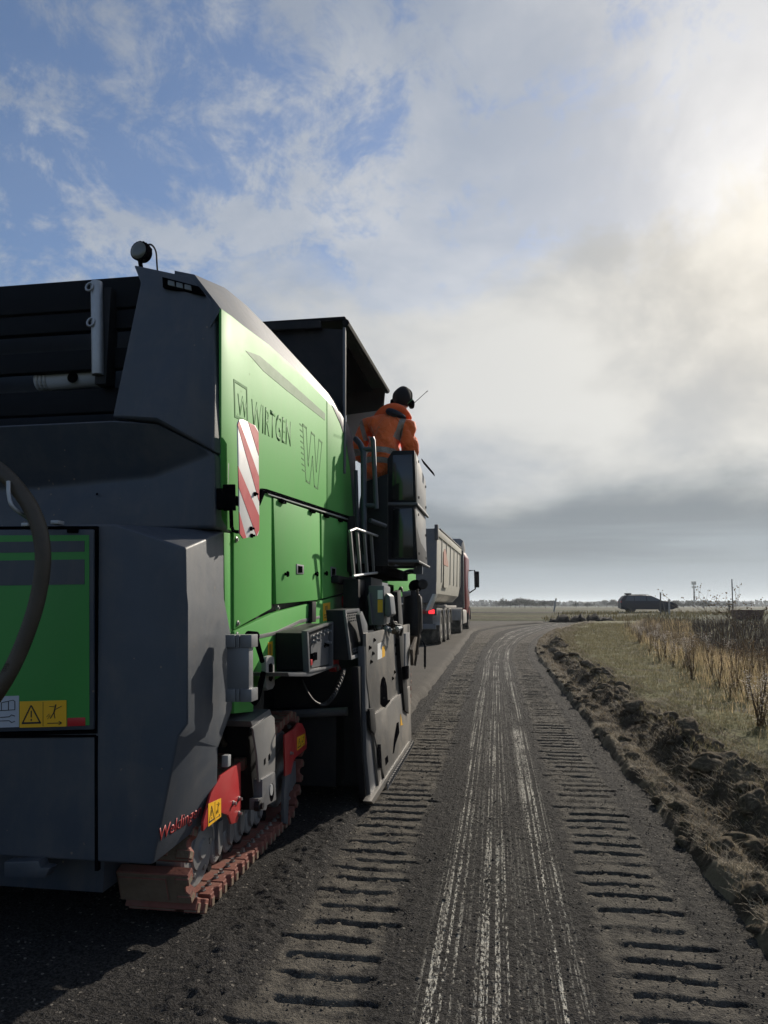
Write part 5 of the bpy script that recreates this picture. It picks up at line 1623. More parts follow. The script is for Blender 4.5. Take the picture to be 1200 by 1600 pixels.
obj('filter_cone', lathe(BM(), B(645, 993, 7.9), (0, 0, 1), [(-.10, .03), (-.06, .055), (.0, .09)], 16), M_oil, ds, smooth=40)
bm = BM(); cyl(bm, B(629, 929, 7.85), B(642, 928, 7.85), .035, n=14); obj('filter_pipe', bm, M_zinc, ds)
for (kx, ky, m2, rr_) in ((649, 916, M_gap, .075), (660, 913, M_rubber, .06)):
    obj('front_lamp', lathe(BM(), B(kx, ky, 8.2), (.2, -1, 0), [(-.12, rr_ * .5), (-.05, rr_), (.05, rr_), (.06, rr_ * .8)], 18), m2, MM, smooth=40)
bm = BM()
for cpx in ([(652, 920), (655, 960), (654, 1000), (648, 1040)], [(655, 930), (658, 960), (656, 990)], [(617, 955), (620, 935), (626, 918), (629, 925)], [(610, 985), (614, 960), (620, 940), (624, 922)]):
    tube(bm, curve_pts([B(a, b, 7.6) for a, b in cpx], 16), .013, 6)
obj('hydraulic_hose', bm, M_hose, MM, smooth=60)
bm = BM(); tube(bm, [B(652, 990, 7.8), B(664, 1008, 7.8), B(664, 1045, 7.8)], .006, 5); tube(bm, [B(664, 1008, 7.8), B(664, 1042, 7.8)], .013, 6)
obj('tracer_rod', bm, M_black, MM)
side('front_plate', [(645, 1015), (652, 995), (650, 1010), (646, 1040)], -.80, .03, M_oil, bev=.002)
rbox('front_bracket', 647, 652, 1002, 1024, 7.7, .15, M_gap)
gf = obj('front_body', poly(BM(), [A(606, 890, -1.35), A(650, 886, -1.35), A(650, 930, -1.35), A(606, 935, -1.35)], (-2.4, 0, 0)), M_green, MM, bev=.02)
bm = BM(); tube(bm, curve_pts([B(608, 902, 8.0), B(622, 900, 8.0), B(640, 893, 8.0), B(655, 894, 8.0)], 16), .028, 8); obj('front_beam', bm, M_black, MM, smooth=50)
# discharge conveyor ahead (hidden in part)
bm = BM(); poly(bm, [(-2.1, 10.3, .9), (-2.1, 10.3, 1.7), (-2.1, 17.5, 4.3), (-2.1, 17.5, 3.7)], (-.9, 0, 0)); obj('conveyor', bm, M_dark, MM, bev=.03)

# ---- operator platform
FZ = 1.78
bm = BM(); box(bm, LX + .1, -1.0, 6.32, 8.2, FZ - .10, FZ); obj('platform_floor', bm, M_gap, MM, bev=.01)
bm = BM(); box(bm, LX + .1, -1.35, 6.30, 9.5, 1.0, FZ - .10); obj('platform_base', bm, M_dark, MM, bev=.01)
# folding wind panels: dark framed boxes
def wind_panel(y_top, y_bot, idx):
    YB_ = 6.60
    xs = (605.5, 650 if idx == 0 else 652)
    bm = BM()
    ch = 10 if idx == 0 else 0
    rl = [B(605, y_top + ch * 1.3, YB_), B(613, y_top, YB_), B(648, y_top - 1, YB_), B(651 if idx == 0 else 653, y_bot, YB_), B(606, y_bot, YB_)]
    X_ = B(649, y_top, YB_).x
    front = [p + Vector((0.0, .95, 0)) for p in rl]
    if idx == 0:
        front[2].z -= .10
    loft(bm, [rl, front])
    wp = obj('wind_panel', bm, M_black, MM, bev=.012)
    bm = poly(BM(), [B(614, y_top + 7, YB_ - .004), B(644, y_top + 6, YB_ - .004), B(646, y_bot - 6, YB_ - .004), B(612, y_bot - 6, YB_ - .004)], (0, .006, 0))
    obj('smoked_pane', bm, M_smoke, wp, bev=.002)
    # pale outer face
    xo = B(650, (y_top + y_bot) / 2, YB_).x + .006
    z0, z1 = rl[3].z + .02, rl[2].z - .02
    bm = poly(BM(), [(xo, YB_ + .05, z0), (xo + .004, YB_ + .90, z0), (xo, YB_ + .90, z1 - (.13 if idx == 0 else 0)), (xo - .01, YB_ + .05, z1)], (-.012, 0, 0))
    fc = obj('outer_sheet', bm, M_grey, wp, bev=.003)
    for (yy, zz_) in ((YB_ + .12, z0 + .06), (YB_ + .82, z0 + .06), (YB_ + .12, z1 - .07), (YB_ + .82, z1 - .20)):
        obj('sheet_bolt', lathe(BM(), (xo + .004, yy, zz_), (1, 0, 0), [(0, .014), (.008, .012)], 8), M_gap, fc)
    bm = BM(); tube(bm, [Vector((rl[4].x, YB_ - .01, rl[4].z)), Vector((rl[3].x, YB_ - .01, rl[3].z)), Vector((rl[3].x + .015, YB_ + .95, rl[3].z - .005))], .014, 8)
    obj('panel_rail', bm, M_grey2, wp, smooth=40)
    return wp
wind_panel(704, 787.5, 0)
wind_panel(788, 877, 1)
rbox('panel_foot', 646, 660, 878, 897, 7.0, .06, M_grey2)
rbox('panel_foot', 606, 650, 884, 888, 6.7, .05, M_black)
# rails at the ladder opening
bm = BM()
rl_pts = [B(558, 880, 6.2), B(562, 700, 6.2), B(556, 688, 6.25), B(548, 684, 6.4)]
tube(bm, [B(569, 880, 6.2), B(568, 706, 6.2), B(563, 694, 6.25), B(556, 686, 6.35)], .028, 10)
tube(bm, [B(588, 795, 6.2), B(583, 688, 6.2), B(581, 684, 6.2)], .022, 10)
tube(bm, [B(567, 702, 6.2), B(583, 702, 6.2)], .022, 8)
tube(bm, [B(569, 790, 6.2), B(588, 790, 6.2)], .022, 8)
tube(bm, [B(578, 813, 6.15), B(602, 822, 6.3)], .022, 8)
tube(bm, [B(560, 880, 6.25), B(556, 735, 6.25)], .018, 8)
obj('hand_rail', bm, M_dark, MM, smooth=40)
bm = BM(); box(bm, -1.36, -1.24, 6.22, 6.30, 1.7, 2.2); obj('rail_post', bm, M_black, MM, bev=.01)
bm = poly(BM(), [B(572, 752, 6.30), B(606, 740, 6.30), B(606, 884, 6.30), B(572, 884, 6.30)], (0, .02, 0)); obj('dark_backing', bm, M_black, MM, bev=.004)  # added black backing, stands in for the dark platform inside behind the rails
# folded steps: two rails with punched treads
st_ = obj('folding_steps', tube(BM(), [A(546, 830, -1.12), A(556, 826, -1.10), A(603, 842, -1.02), A(603, 845, -1.02)], .011, 8), M_zinc, MM, smooth=40)
bm = BM(); tube(bm, [A(552, 900, -1.12), A(572, 897, -1.08), A(606, 893, -1.02)], .011, 8); obj('step_rail', bm, M_zinc, st_, smooth=40)
for i in range(6):
    t_ = i / 5
    xa, ya = 548 + 11 * i, 829 + 2.4 * i
    xb_, yb_ = 554 + 10.4 * i, 899 - 1.2 * i
    X_ = -1.115 + .015 * i
    bm = poly(BM(), [A(xa, ya, X_), A(xa + 1.6, ya + .5, X_), A(xb_ + 1.6, yb_ - .4, X_), A(xb_, yb_, X_)], (-.02, 0, 0))
    tr_ = obj('step_tread', bm, M_grey, st_, bev=.002)
    if i < 5:
        bm = poly(BM(), [A(xa - 4, ya, X_ - .06), A(xa + 0, ya + .6, X_ - .06), A(xb_ + 0, yb_ - .5, X_ - .06), A(xb_ - 4, yb_, X_ - .06)], (-.01, 0, 0))
        pk = obj('step_plate', bm, M_black, st_)
        bm = BM()
        for k in range(7):
            v_ = .08 + k * .13
            p = A(xa - 2, ya, X_ - .055).lerp(A(xb_ - 2, yb_, X_ - .055), v_)
            poly(bm, [p + Vector((0, -.010, -.014)), p + Vector((0, .010, -.014)), p + Vector((0, .010, .014)), p + Vector((0, -.010, .014))], (-.012, 0, 0))
        obj('tread_hole', bm, M_grey, st_)
bm = BM(); box(bm, -1.36, -1.24, 5.6, 6.4, 1.58, 1.64); obj('step_hinge', bm, M_black, MM, bev=.01)
for i, (kx, ky) in enumerate(((543, 940), (546, 936))):
    obj('red_cap', lathe(BM(), A(kx, ky, -1.22), (1, 0, 0), [(-.04, .05), (0, .06), (.03, .05), (.04, .03)], 14), M_red, MM, smooth=40)

# ---- canopy roof over the platform
ZR = 3.97
bm = BM()
xr0, xr1 = -3.80, -1.30
roof = [Vector((xr0, 6.05, ZR)), Vector((xr1, 6.05, ZR)), Vector((xr1, 8.58, 4.10)), Vector((xr0, 8.58, 4.10))]
poly(bm, roof, (0, 0, .045))
M_roof = mat('roof_black', (.006, .006, .007), .8, spec=.15)
cn = obj('canopy_roof', bm, M_roof, MM, bev=.02, seg=3)
bm = BM()
tube(bm, [roof[1] + Vector((0, 0, -.02)), roof[2] + Vector((0, 0, -.02))], .035, 8)
obj('roof_rail', bm, M_roof, cn, smooth=40)
bm = poly(BM(), [(xr0, 8.50, 4.10), (xr1 - .01, 8.50, 4.10), (xr1 - .06, 8.62, 3.80), (xr0, 8.62, 3.80)], (0, .03, 0)); obj('roof_visor', bm, M_roof, cn, bev=.01)
bm = poly(BM(), [B(540, 515, 6.07), B(418, 507, 6.07), B(418, 700, 6.07), B(540, 730, 6.07)], (0, .025, 0)); obj('rear_screen', bm, M_black, cn, bev=.006)
bm = BM(); cyl(bm, B(538, 512, 6.06), B(538, 740, 6.06), .014, n=8); obj('screen_post', bm, M_grey2, cn)
bm = poly(BM(), [B(500, 500, 6.0), B(415, 504, 6.0), B(415, 516, 6.0), B(502, 512, 6.0)], (0, .05, 0)); obj('screen_cap', bm, M_black, cn, bev=.006)
for xx in (-3.7, -1.42):
    bm = BM(); cyl(bm, (xx, 8.3, FZ), (xx, 8.3, 4.08), .04, n=10); 
    if xx < -2:
        obj('roof_post', bm, M_black, cn)
    else:
        bm.free()
bm = BM(); box(bm, xr0 + .1, xr1 - .12, 6.4, 8.2, 3.955, 3.985); obj('roof_lining', bm, M_gap, cn, bev=.01)
bm = BM(); box(bm, -1.62, -1.5, 6.5, 6.9, 3.93, 3.96); obj('roof_hatch', bm, M_grey2, cn, bev=.01)
# console and inner wall seen past the operator
bm = BM(); box(bm, -3.7, -1.6, 7.45, 7.85, FZ, 2.7); obj('operator_console', bm, M_dark, MM, bev=.03)
bm = poly(BM(), [B(541, 648, 8.4), B(600, 640, 8.4), B(600, 720, 8.4), B(541, 720, 8.4)], (0, .03, 0)); obj('front_screen', bm, mat('milky_screen', (.30, .33, .32), .2, var=.05), MM, bev=.01)

# ================================================================== THE OPERATOR
def skin_mesh(name, chains, sub=2, root_i=0):
    """chains: list of lists of (pos, (rx, ry)); equal positions are welded into one skeleton"""
    vs, rs, es, key = [], [], [], {}
    for ch in chains:
        prev = None
        for p, r2_ in ch:
            k_ = tuple(round(c, 4) for c in p)
            if k_ not in key:
                key[k_] = len(vs); vs.append(p); rs.append(r2_ if isinstance(r2_, tuple) else (r2_, r2_))
            i = key[k_]
            if prev is not None and prev != i:
                es.append((prev, i))
            prev = i
    me = bpy.data.meshes.new(name)
    me.from_pydata([tuple(v) for v in vs], es, [])
    o = link(bpy.data.objects.new(name, me))
    sk = o.modifiers.new('skin', 'SKIN'); sk.use_smooth_shade = True
    sk.branch_smoothing = 0.6
    for i, sv in enumerate(me.skin_vertices[0].data):
        sv.radius = rs[i]
        sv.use_root = (i == root_i)
    sb = o.modifiers.new('sub', 'SUBSURF'); sb.levels = sub; sb.render_levels = sub
    dg = bpy.context.evaluated_depsgraph_get()
    out = bpy.data.meshes.new_from_object(o.evaluated_get(dg))
    bpy.data.objects.remove(o)
    bm = BM(); bm.from_mesh(out); bpy.data.meshes.remove(out)
    return bm
PO = Vector((-1.12, 6.92, FZ))
PN = root('person', PO, 'person in orange reflective work jacket, black beanie and ear defenders leaning over the platform rail', 'person')
M_skin = mat('skin', (.42, .24, .17), .5, var=.08)
M_navy = mat('navy_cloth', (.012, .016, .028), .85, var=.2, bump=.3, bscale=40)
M_knit = mat('black_knit', (.008, .008, .010), .95, var=.3, bump=.6, bscale=160)
def mat_jacket():
    m_ = bpy.data.materials.new('orange_jacket'); m_.use_nodes = True
    t = m_.node_tree; k = NT(t); b = t.nodes['Principled BSDF']
    P = k.n('ShaderNodeTexCoord').outputs['Object']
    x, y, z_ = k.sep(P)
    c = k.mix(k.noise(P, 9, 4, .6), (.86, .13, .018), (.96, .18, .026))
    def band(v, a, b_):
        return k.m('MULTIPLY', k.m('GREATER_THAN', v, a), k.m('LESS_THAN', v, b_))
    zz = k.m('ADD', z_, k.m('MULTIPLY', x, .10))
    f = k.m('ADD', band(zz, 1.105, 1.165), band(zz, 1.005, 1.06), clamp=True)
    strap = k.m('ADD', x, k.m('MULTIPLY', z_, -.28))
    f2 = k.m('MULTIPLY', band(strap, -.205, -.150), band(z_, 1.27, 1.50))
    f2b = k.m('MULTIPLY', band(k.m('SUBTRACT', k.m('MULTIPLY', x, -1), k.m('MULTIPLY', z_, .28)), -.235, -.19), band(z_, 1.27, 1.50))
    f3 = k.m('ADD', f, k.m('ADD', f2, f2b), clamp=True)
    c = k.mix(f3, c, (.30, .25, .20))
    k.put(b.inputs['Base Color'], c)
    b.inputs['Roughness'].default_value = .75
    b.inputs['Sheen Weight'].default_value = .2
    bn = k.n('ShaderNodeBump'); bn.inputs['Strength'].default_value = .9; bn.inputs['Distance'].default_value = .035
    k.put(bn.inputs['Height'], k.m('ADD', k.noise(P, 8, 4, .55, 2.2), k.m('MULTIPLY', k.noise(P, 160, 2, .5), .05)))
    k.link(bn.outputs[0], b.inputs['Normal'])
    return m_
V3 = Vector
pel = V3((-1.15, 6.90, FZ + .92)); wai = V3((-1.14, 6.91, FZ + 1.08)); che = V3((-1.09, 6.97, FZ + 1.30)); upc = V3((-1.06, 7.01, FZ + 1.44)); nek = V3((-.99, 7.06, FZ + 1.56)); hdb = V3((-.945, 7.10, FZ + 1.64)); hed = V3((-.915, 7.13, FZ + 1.755)); htp = V3((-.90, 7.13, FZ + 1.84))
sR, sL = V3((-.845, 7.0, FZ + 1.42)), V3((-1.275, 6.99, FZ + 1.44))
eR, eL = V3((-.825, 6.94, FZ + 1.17)), V3((-1.355, 6.96, FZ + 1.16))
wR, wL = V3((-.83, 7.24, FZ + 1.10)), V3((-1.30, 7.26, FZ + 1.12))
hR, hL = V3((-.86, 7.33, FZ + 1.08)), V3((-1.28, 7.35, FZ + 1.11))
hpR, hpL = V3((-1.06, 6.90, FZ + .88)), V3((-1.24, 6.90, FZ + .88))
kR, kL = V3((-1.04, 6.93, FZ + .50)), V3((-1.26, 6.93, FZ + .50))
aR, aL = V3((-1.03, 6.86, FZ + .09)), V3((-1.27, 6.86, FZ + .09))
tR, tL = V3((-1.01, 7.05, FZ + .04)), V3((-1.29, 7.05, FZ + .04))
def fingers(w0, h0, sgn):
    out = []
    dv = (h0 - w0).normalized(); sd_ = dv.cross(V3((0, 0, 1))).normalized()
    for i, (o_, ln) in enumerate(((-.032, .070), (-.011, .080), (.011, .076), (.030, .060))):
        b0 = h0 + sd_ * o_ + dv * .02
        b1 = b0 + dv * ln * .5 + V3((0, 0, -.004)); b2 = b1 + (dv * .7 + V3((0, 0, -.7))).normalized() * ln * .5
        out.append([(h0, (.034, .016)), (b0, .0105), (b1, .0095), (b2, .008)])
    th = h0 - sd_ * sgn * .045 - dv * .015
    out.append([(h0, (.034, .016)), (th, .0115), (th + dv * .04 - sd_ * sgn * .008 + V3((0, 0, -.012)), .009)])
    return out
body = [[(pel, (.12, .10)), (wai, (.12, .10)), (che, (.13, .11)), (upc, (.11, .09)), (nek, (.055, .055)), (hdb, (.062, .07)), (hed, (.076, .092)), (htp, (.050, .06))],
        [(upc, (.11, .09)), (sR, .06), (eR, .045), (wR, .030), (hR, (.034, .016))], [(upc, (.11, .09)), (sL, .06), (eL, .045), (wL, .030), (hL, (.034, .016))],
        [(pel, (.12, .10)), (hpR, .085), (kR, .058), (aR, .040), (tR, .032)], [(pel, (.12, .10)), (hpL, .085), (kL, .058), (aL, .040), (tL, .032)]]
body += fingers(wR, hR, 1) + fingers(wL, hL, -1)
obj('body', skin_mesh('body', body), M_skin, PN, smooth=180)
jk = [[(pel + V3((.0, 0, -.09)), (.205, .165)), (pel + V3((.01, 0, .04)), (.215, .170)), (wai + V3((.06, 0, .03)), (.262, .178)), (che + V3((.01, 0, .0)), (.280, .175)), (upc, (.220, .140)), (nek + V3((-.01, -.01, -.02)), (.095, .095))],
      [(upc, (.220, .140)), (sR, .120), (eR, .104), (wR, .058)], [(upc, (.220, .140)), (sL, .116), (eL, .092), (wL, .058)]]
bm = skin_mesh('jacket', jk)
arr = np.array([v.co[:] for v in bm.verts])
bmesh.ops.subdivide_edges(bm, edges=bm.edges, cuts=1, use_grid_fill=True)
arr = np.array([v.co[:] for v in bm.verts])
dn = fbm(arr[:, 0] * 9 + arr[:, 1] * 4, arr[:, 2] * 11 - arr[:, 0] * 5, 301, 3, .5)
crease = np.abs(fbm(arr[:, 0] * 6 + arr[:, 1] * 6, arr[:, 2] * 7 + arr[:, 0] * 6, 305, 2) - .5) * 2
bm.normal_update()
for v, a_, c_ in zip(bm.verts, dn, crease):
    v.co += v.normal * ((a_ - .5) * .038 - .026 * max(0, .25 - c_) * 4)
jkt = obj('jacket', bm, mat_jacket(), PN, smooth=180, label='orange jacket with grey reflective bands')
# emblem on the back
bm = text_bm('W', .17, Vector((-1.20, 6.765, FZ + 1.27)), (1, .05, 0), (0, .12, 1), .002, bold=-.004, xs=1.0)
obj('emblem', bm, mat('emblem_orange', (.62, .19, .08), .6), jkt)
# dark yoke under the hood, the folded orange hood
bm = skin_mesh('hood', [[(nek + V3((-.20, -.02, -.10)), (.060, .050)), (nek + V3((-.15, -.075, -.035)), (.080, .062)), (nek + V3((-.07, -.105, .030)), (.082, .066)), (nek + V3((.02, -.10, .055)), (.072, .062)), (nek + V3((.095, -.055, .015)), (.066, .052)), (nek + V3((.15, .02, -.06)), (.050, .042))]])
obj('hood', bm, mat('hood_orange', (.80, .115, .018), .75, var=.2, vscale=12, bump=.5, bscale=30), PN, smooth=180)
bm = skin_mesh('hood_lining', [[(nek + V3((-.070, -.158, .012)), (.040, .030)), (nek + V3((-.02, -.168, -.005)), (.075, .044)), (nek + V3((.04, -.160, -.028)), (.078, .040)), (nek + V3((.095, -.125, -.045)), (.045, .026)), (nek + V3((.125, -.09, -.05)), (.020, .015))]])
obj('hood_lining', bm, M_navy, PN, smooth=180)
bm = skin_mesh('trousers', [[(pel + V3((0, 0, .02)), (.165, .135)), (pel + V3((0, 0, -.06)), (.165, .135)), (hpR + V3((0, 0, -.06)), .108), (kR, .080), (aR + V3((0, 0, .02)), .070)], [(pel + V3((0, 0, -.06)), (.165, .135)), (hpL + V3((0, 0, -.06)), .108), (kL, .080), (aL + V3((0, 0, .02)), .070)]])
obj('trousers', bm, M_navy, PN, smooth=180)
for a_, t_ in ((aR, tR), (aL, tL)):
    bm = skin_mesh('boot', [[(a_ + V3((0, 0, .10)), .055), (a_ + V3((0, -.01, .0)), (.055, .055)), (a_ + V3((0, .10, -.035)), (.050, .042)), (t_ + V3((0, .02, -.0)), (.045, .035))]])
    obj('boot', bm, M_rubber, PN, smooth=180)
# beanie and ear defenders
bm = BM(); bmesh.ops.create_uvsphere(bm, u_segments=28, v_segments=18, radius=1.0)
ax = (htp - hdb).normalized()
for v in bm.verts:
    q = v.co.copy()
    zt2 = q.z
    pk = 1.0 + .10 * max(0, zt2) ** 3
    v.co = V3((q.x * .098, q.y * .118, q.z * .118 * pk))
    v.co += V3((0, 0, 0))
bm2 = bm
rotm = V3((0, 0, 1)).rotation_difference(ax).to_matrix()
for v in bm2.verts:
    v.co = rotm @ v.co + hed + V3((-.005, -.006, .005))
obj('beanie', bm2, M_knit, PN, smooth=180)
cR_ = hed + V3((.088, -.012, -.065)); cL_ = hed + V3((-.100, .0, -.045))
bm = BM()
for c_, s_ in ((cR_, 1), (cL_, -1)):
    lathe(bm, c_, (s_, -.15, -.1), [(-.02, .030), (-.01, .046), (.012, .048), (.026, .040), (.032, .020)], 18)
ed_ = obj('ear_defenders', bm, M_gap, PN, smooth=40)
bm = BM(); tube(bm, curve_pts([cR_ + V3((.005, 0, .03)), hed + V3((.085, 0, .07)), hed + V3((.0, .0, .130)), hed + V3((-.088, 0, .07)), cL_ + V3((-.005, 0, .03))], 24), .009, 6); obj('headband', bm, M_gap, ed_, smooth=60)
bm = BM(); tube(bm, curve_pts([cR_ + V3((-.03, -.045, -.005)), cR_ + V3((0, -.050, .02)), cR_ + V3((.02, -.03, .045))], 10), .004, 5); obj('green_cord', bm, mat('green_plastic', (.03, .20, .06), .5), ed_, smooth=60)
bm = BM(); tube(bm, [cR_ + V3((.03, 0, .01)), cR_ + V3((.165, -.01, .125))], [.0035, .0028], 6); lathe(bm, cR_ + V3((.165, -.01, .125)), (.8, 0, .6), [(-.01, .0045), (.012, .0045)], 6); obj('antenna', bm, M_gap, ed_, smooth=60)
# tablet-like board on the rail in front of the hands
bm = poly(BM(), [V3((-.735, 7.22, FZ + 1.12)), V3((-.62, 7.36, FZ + .99)), V3((-.62, 7.50, FZ + .99)), V3((-.735, 7.42, FZ + 1.12))], (0, 0, .02))
obj('rail_display', bm, M_gap, MM, bev=.005)

# ================================================================== THE LORRY (local frame: y forward, x right, z up, rear at y=0)
LY = 22.6
TK = root('dump_truck', (-3.02, LY, float(zt(np.array(LY))) + .11),
          'red lorry with a dusty cream tipper trailer waiting ahead of the milling machine', 'truck', rz=R(-2.2))
M_cream = mat('cream_paint', (.46, .44, .37), .5, var=.10, vscale=2.5, dust=.45, dustcol=(.30, .26, .19))
M_tgrey = mat('dusty_grey_steel', (.12, .125, .135), .6, var=.15, dust=.5, dustcol=(.22, .20, .17))
M_tdark = mat('dusty_dark_steel', (.045, .048, .052), .7, var=.2, dust=.5, dustcol=(.14, .125, .105))
M_cab = mat('red_cab_paint', (.27, .022, .022), .35, var=.08, dust=.25, coat=.4)
M_tyre = mat('tyre_rubber', (.05, .047, .043), .9, spec=.1, var=.25, dust=.9, dustcol=(.22, .20, .165), bump=.3, bscale=40)
M_rim = mat('dusty_rim', (.36, .34, .31), .55, metal=.3, var=.2, dust=.5)
M_tail = mat('tail_lamp', (.35, .008, .010), .3, emit=(1.0, .03, .04, 1.6))
M_tail2 = mat('reflector_red', (.25, .008, .010), .3)
M_glass = mat('cab_glass', (.015, .018, .02), .08, coat=.3)
# tipper body: half pipe
secs = []
for y_, lean in ((.15, -.22), (8.3, .0)):
    sec = []
    for x_, z_ in ((1.22, 3.62), (1.22, 3.35), (1.18, 2.0), (1.10, 1.62), (.85, 1.38), (.0, 1.30), (-.85, 1.38), (-1.10, 1.62), (-1.18, 2.0), (-1.22, 3.35), (-1.22, 3.62)):
        sec.append(V3((x_, y_ + lean * (z_ - 1.4) / 2.2, z_)))
    secs.append(sec)
tb = obj('tipper_body', loft(BM(), secs), M_cream, TK, smooth=25)
bm = BM(); poly(bm, [V3((-1.24, -.22, 3.66)), V3((1.24, -.22, 3.66)), V3((1.16, .0, 1.60)), V3((.9, .06, 1.32)), V3((-.9, .06, 1.32)), V3((-1.16, .0, 1.60))], (0, .10, 0)); tg = obj('tailgate', bm, M_tgrey, TK, bev=.02)
for s in (-1, 1):
    bm = BM(); box(bm, s * 1.20 - .03, s * 1.20 + .07, -.12, 8.35, 3.42, 3.66); obj('top_rail', bm, M_cream, TK, bev=.02)
    bm = BM(); box(bm, s * 1.24 - .03, s * 1.24 + .05, .4, 8.2, 3.66, 3.72); obj('tarp_roll', bm, M_tdark, TK, bev=.02)
for yk in (1.2, 2.6, 4.0, 5.4, 6.8, 8.1):
    bm = poly(BM(), [V3((1.215, yk, 3.42)), V3((1.215, yk + .10, 3.42)), V3((1.175, yk + .10, 2.0)), V3((1.175, yk, 2.0))], (.035, 0, 0)); obj('body_rib', bm, M_cream, tb, bev=.008)
bm = BM(); box(bm, 1.16, 1.27, -.26, -.08, 3.30, 3.78); obj('gate_hinge', bm, M_tdark, tg, bev=.02)
# panel picture: faded red and grey arrow-like print on the side
bm = poly(BM(), [V3((1.222, 1.7, 3.05)), V3((1.222, 2.2, 3.20)), V3((1.216, 3.2, 2.75)), V3((1.216, 3.2, 2.62)), V3((1.216, 1.7, 2.62))], (.012, 0, 0)); obj('faded_print', bm, mat('faded_red', (.42, .18, .13), .6, dust=.4), tb)
bm = poly(BM(), [V3((1.216, 1.8, 2.60)), V3((1.216, 3.1, 2.60)), V3((1.20, 3.1, 1.85)), V3((1.20, 1.8, 1.85))], (.012, 0, 0)); obj('faded_print', bm, mat('faded_grey', (.33, .31, .25), .6, dust=.4), tb)
bm = BM(); poly(bm, [V3((1.05, -.05, 1.60)), V3((1.12, .2, 1.60)), V3((.95, -.1, 1.08)), V3((.85, -.3, 1.08))], (.08, 0, 0)); obj('gate_arm', bm, M_cream, TK, bev=.01)
for s in (-1, 1):
    bm = BM(); box(bm, s * .45 - .08, s * .45 + .08, .0, 9.2, .95, 1.28); obj('frame_rail', bm, M_tdark, TK, bev=.01)
bm = BM(); box(bm, -1.18, 1.18, -.05, .10, .93, 1.16); lbm = obj('lamp_beam', bm, M_tdark, TK, bev=.01)
for s in (-1, 1):
    bm = BM(); box(bm, s * 1.02 - .09, s * 1.02 + .09, -.075, -.03, .98, 1.11); obj('tail_lamp', bm, M_tail, lbm, bev=.008)
    bm = BM(); box(bm, s * .72 - .16, s * .72 + .16, -.07, -.03, .98, 1.11); obj('reflector', bm, M_tail2, lbm, bev=.008)
bm = BM(); box(bm, -1.15, 1.15, -.10, .05, .50, .66); obj('underrun_bar', bm, M_tgrey, TK, bev=.015)
bm = BM(); box(bm, -1.05, 1.05, -.02, .02, .66, .95); obj('rear_apron', bm, M_tdark, TK)
bm = BM(); box(bm, .95, 1.24, 2.0, 6.0, 1.16, 1.24); obj('side_box', bm, M_rim, TK, bev=.01)
def wheel(x_, y_, r_w, wd, sgn):
    bm = BM()
    lathe(bm, (x_, y_, r_w), (sgn, 0, 0), [(-wd, r_w * .60), (-wd, r_w * .93), (-wd + .04, r_w), (-.05, r_w), (-.01, r_w * .93), (0, r_w * .66), (-.02, r_w * .60)], 28)
    tw = obj('wheel', bm, M_tyre, TK, smooth=30)
    bm = BM(); lathe(bm, (x_, y_, r_w), (sgn, 0, 0), [(-.12, r_w * .60), (-.015, r_w * .61), (-.03, r_w * .54), (-.09, r_w * .48), (-.10, r_w * .28), (-.02, r_w * .24), (-.01, r_w * .15)], 24)
    obj('rim', bm, M_rim, tw, smooth=30)
AX = (.75, 2.08, 3.41, 8.4, 12.6)
for y_ in AX:
    for s in (-1, 1):
        wheel(s * 1.24, y_, .52, .36 if y_ > 12 else .62, s)
    bm = BM(); cyl(bm, (-1.1, y_, .52), (1.1, y_, .52), .08, n=10); obj('axle', bm, M_tdark, TK)
for y_ in AX[:4]:
    for s in (-1, 1):
        secs = []
        for i in range(11):
            a_ = math.pi * (.06 + .88 * i / 10)
            c_ = V3((0, y_ + math.cos(a_) * .62, .50 + math.sin(a_) * .62))
            n_ = V3((0, math.cos(a_), math.sin(a_))) * .025
            secs.append([c_ + V3((s * .60, 0, 0)), c_ + V3((s * 1.26, 0, 0)), c_ + n_ + V3((s * 1.26, 0, 0)), c_ + n_ + V3((s * .60, 0, 0))])
        obj('mudguard', loft(BM(), secs), M_rim, TK, smooth=50)
# tractor
bm = BM(); box(bm, -1.2, -.35, 9.3, 13.4, .70, 1.0); box(bm, .35, 1.2, 9.3, 11.6, .70, 1.0); obj('tractor_frame', bm, M_tdark, TK)
for s in (-1, 1):
    bm = BM(); box(bm, s * .92 - .30, s * .92 + .30, 9.4, 11.4, .42, 1.05); obj('fuel_tank', bm, M_rim, TK, bev=.08)
secs = []
for y_, x_, zt_, zb_ in ((11.2, 1.20, 3.75, 1.0), (11.35, 1.24, 3.85, .95), (12.9, 1.25, 3.85, .75), (13.3, 1.22, 3.5, .45), (13.5, 1.12, 2.6, .42)):
    secs.append([V3((x_, y_, zb_)), V3((x_, y_, zt_ - .35)), V3((x_ - .18, y_, zt_)), V3((-x_ + .18, y_, zt_)), V3((-x_, y_, zt_ - .35)), V3((-x_, y_, zb_))])
cb2 = obj('cab', loft(BM(), secs), M_cab, TK, bev=.03)
bm = BM(); poly(bm, [V3((-1.05, 10.9, 1.1)), V3((1.14, 10.9, 1.1)), V3((1.14, 10.9, 3.8)), V3((-1.05, 10.9, 3.8))], (0, .35, 0)); obj('cab_back', bm, M_tdark, TK, bev=.04)
secs = []
for y_, z_, x_ in ((10.95, 4.10, 1.0), (11.3, 4.40, 1.12), (12.6, 4.20, 1.10), (13.1, 3.85, 1.0)):
    secs.append([V3((x_, y_, 3.6)), V3((x_, y_, z_ - .1)), V3((x_ - .15, y_, z_)), V3((-x_ + .15, y_, z_)), V3((-x_, y_, z_ - .1)), V3((-x_, y_, 3.6))])
obj('roof_spoiler', loft(BM(), secs), M_tgrey, TK, bev=.03)
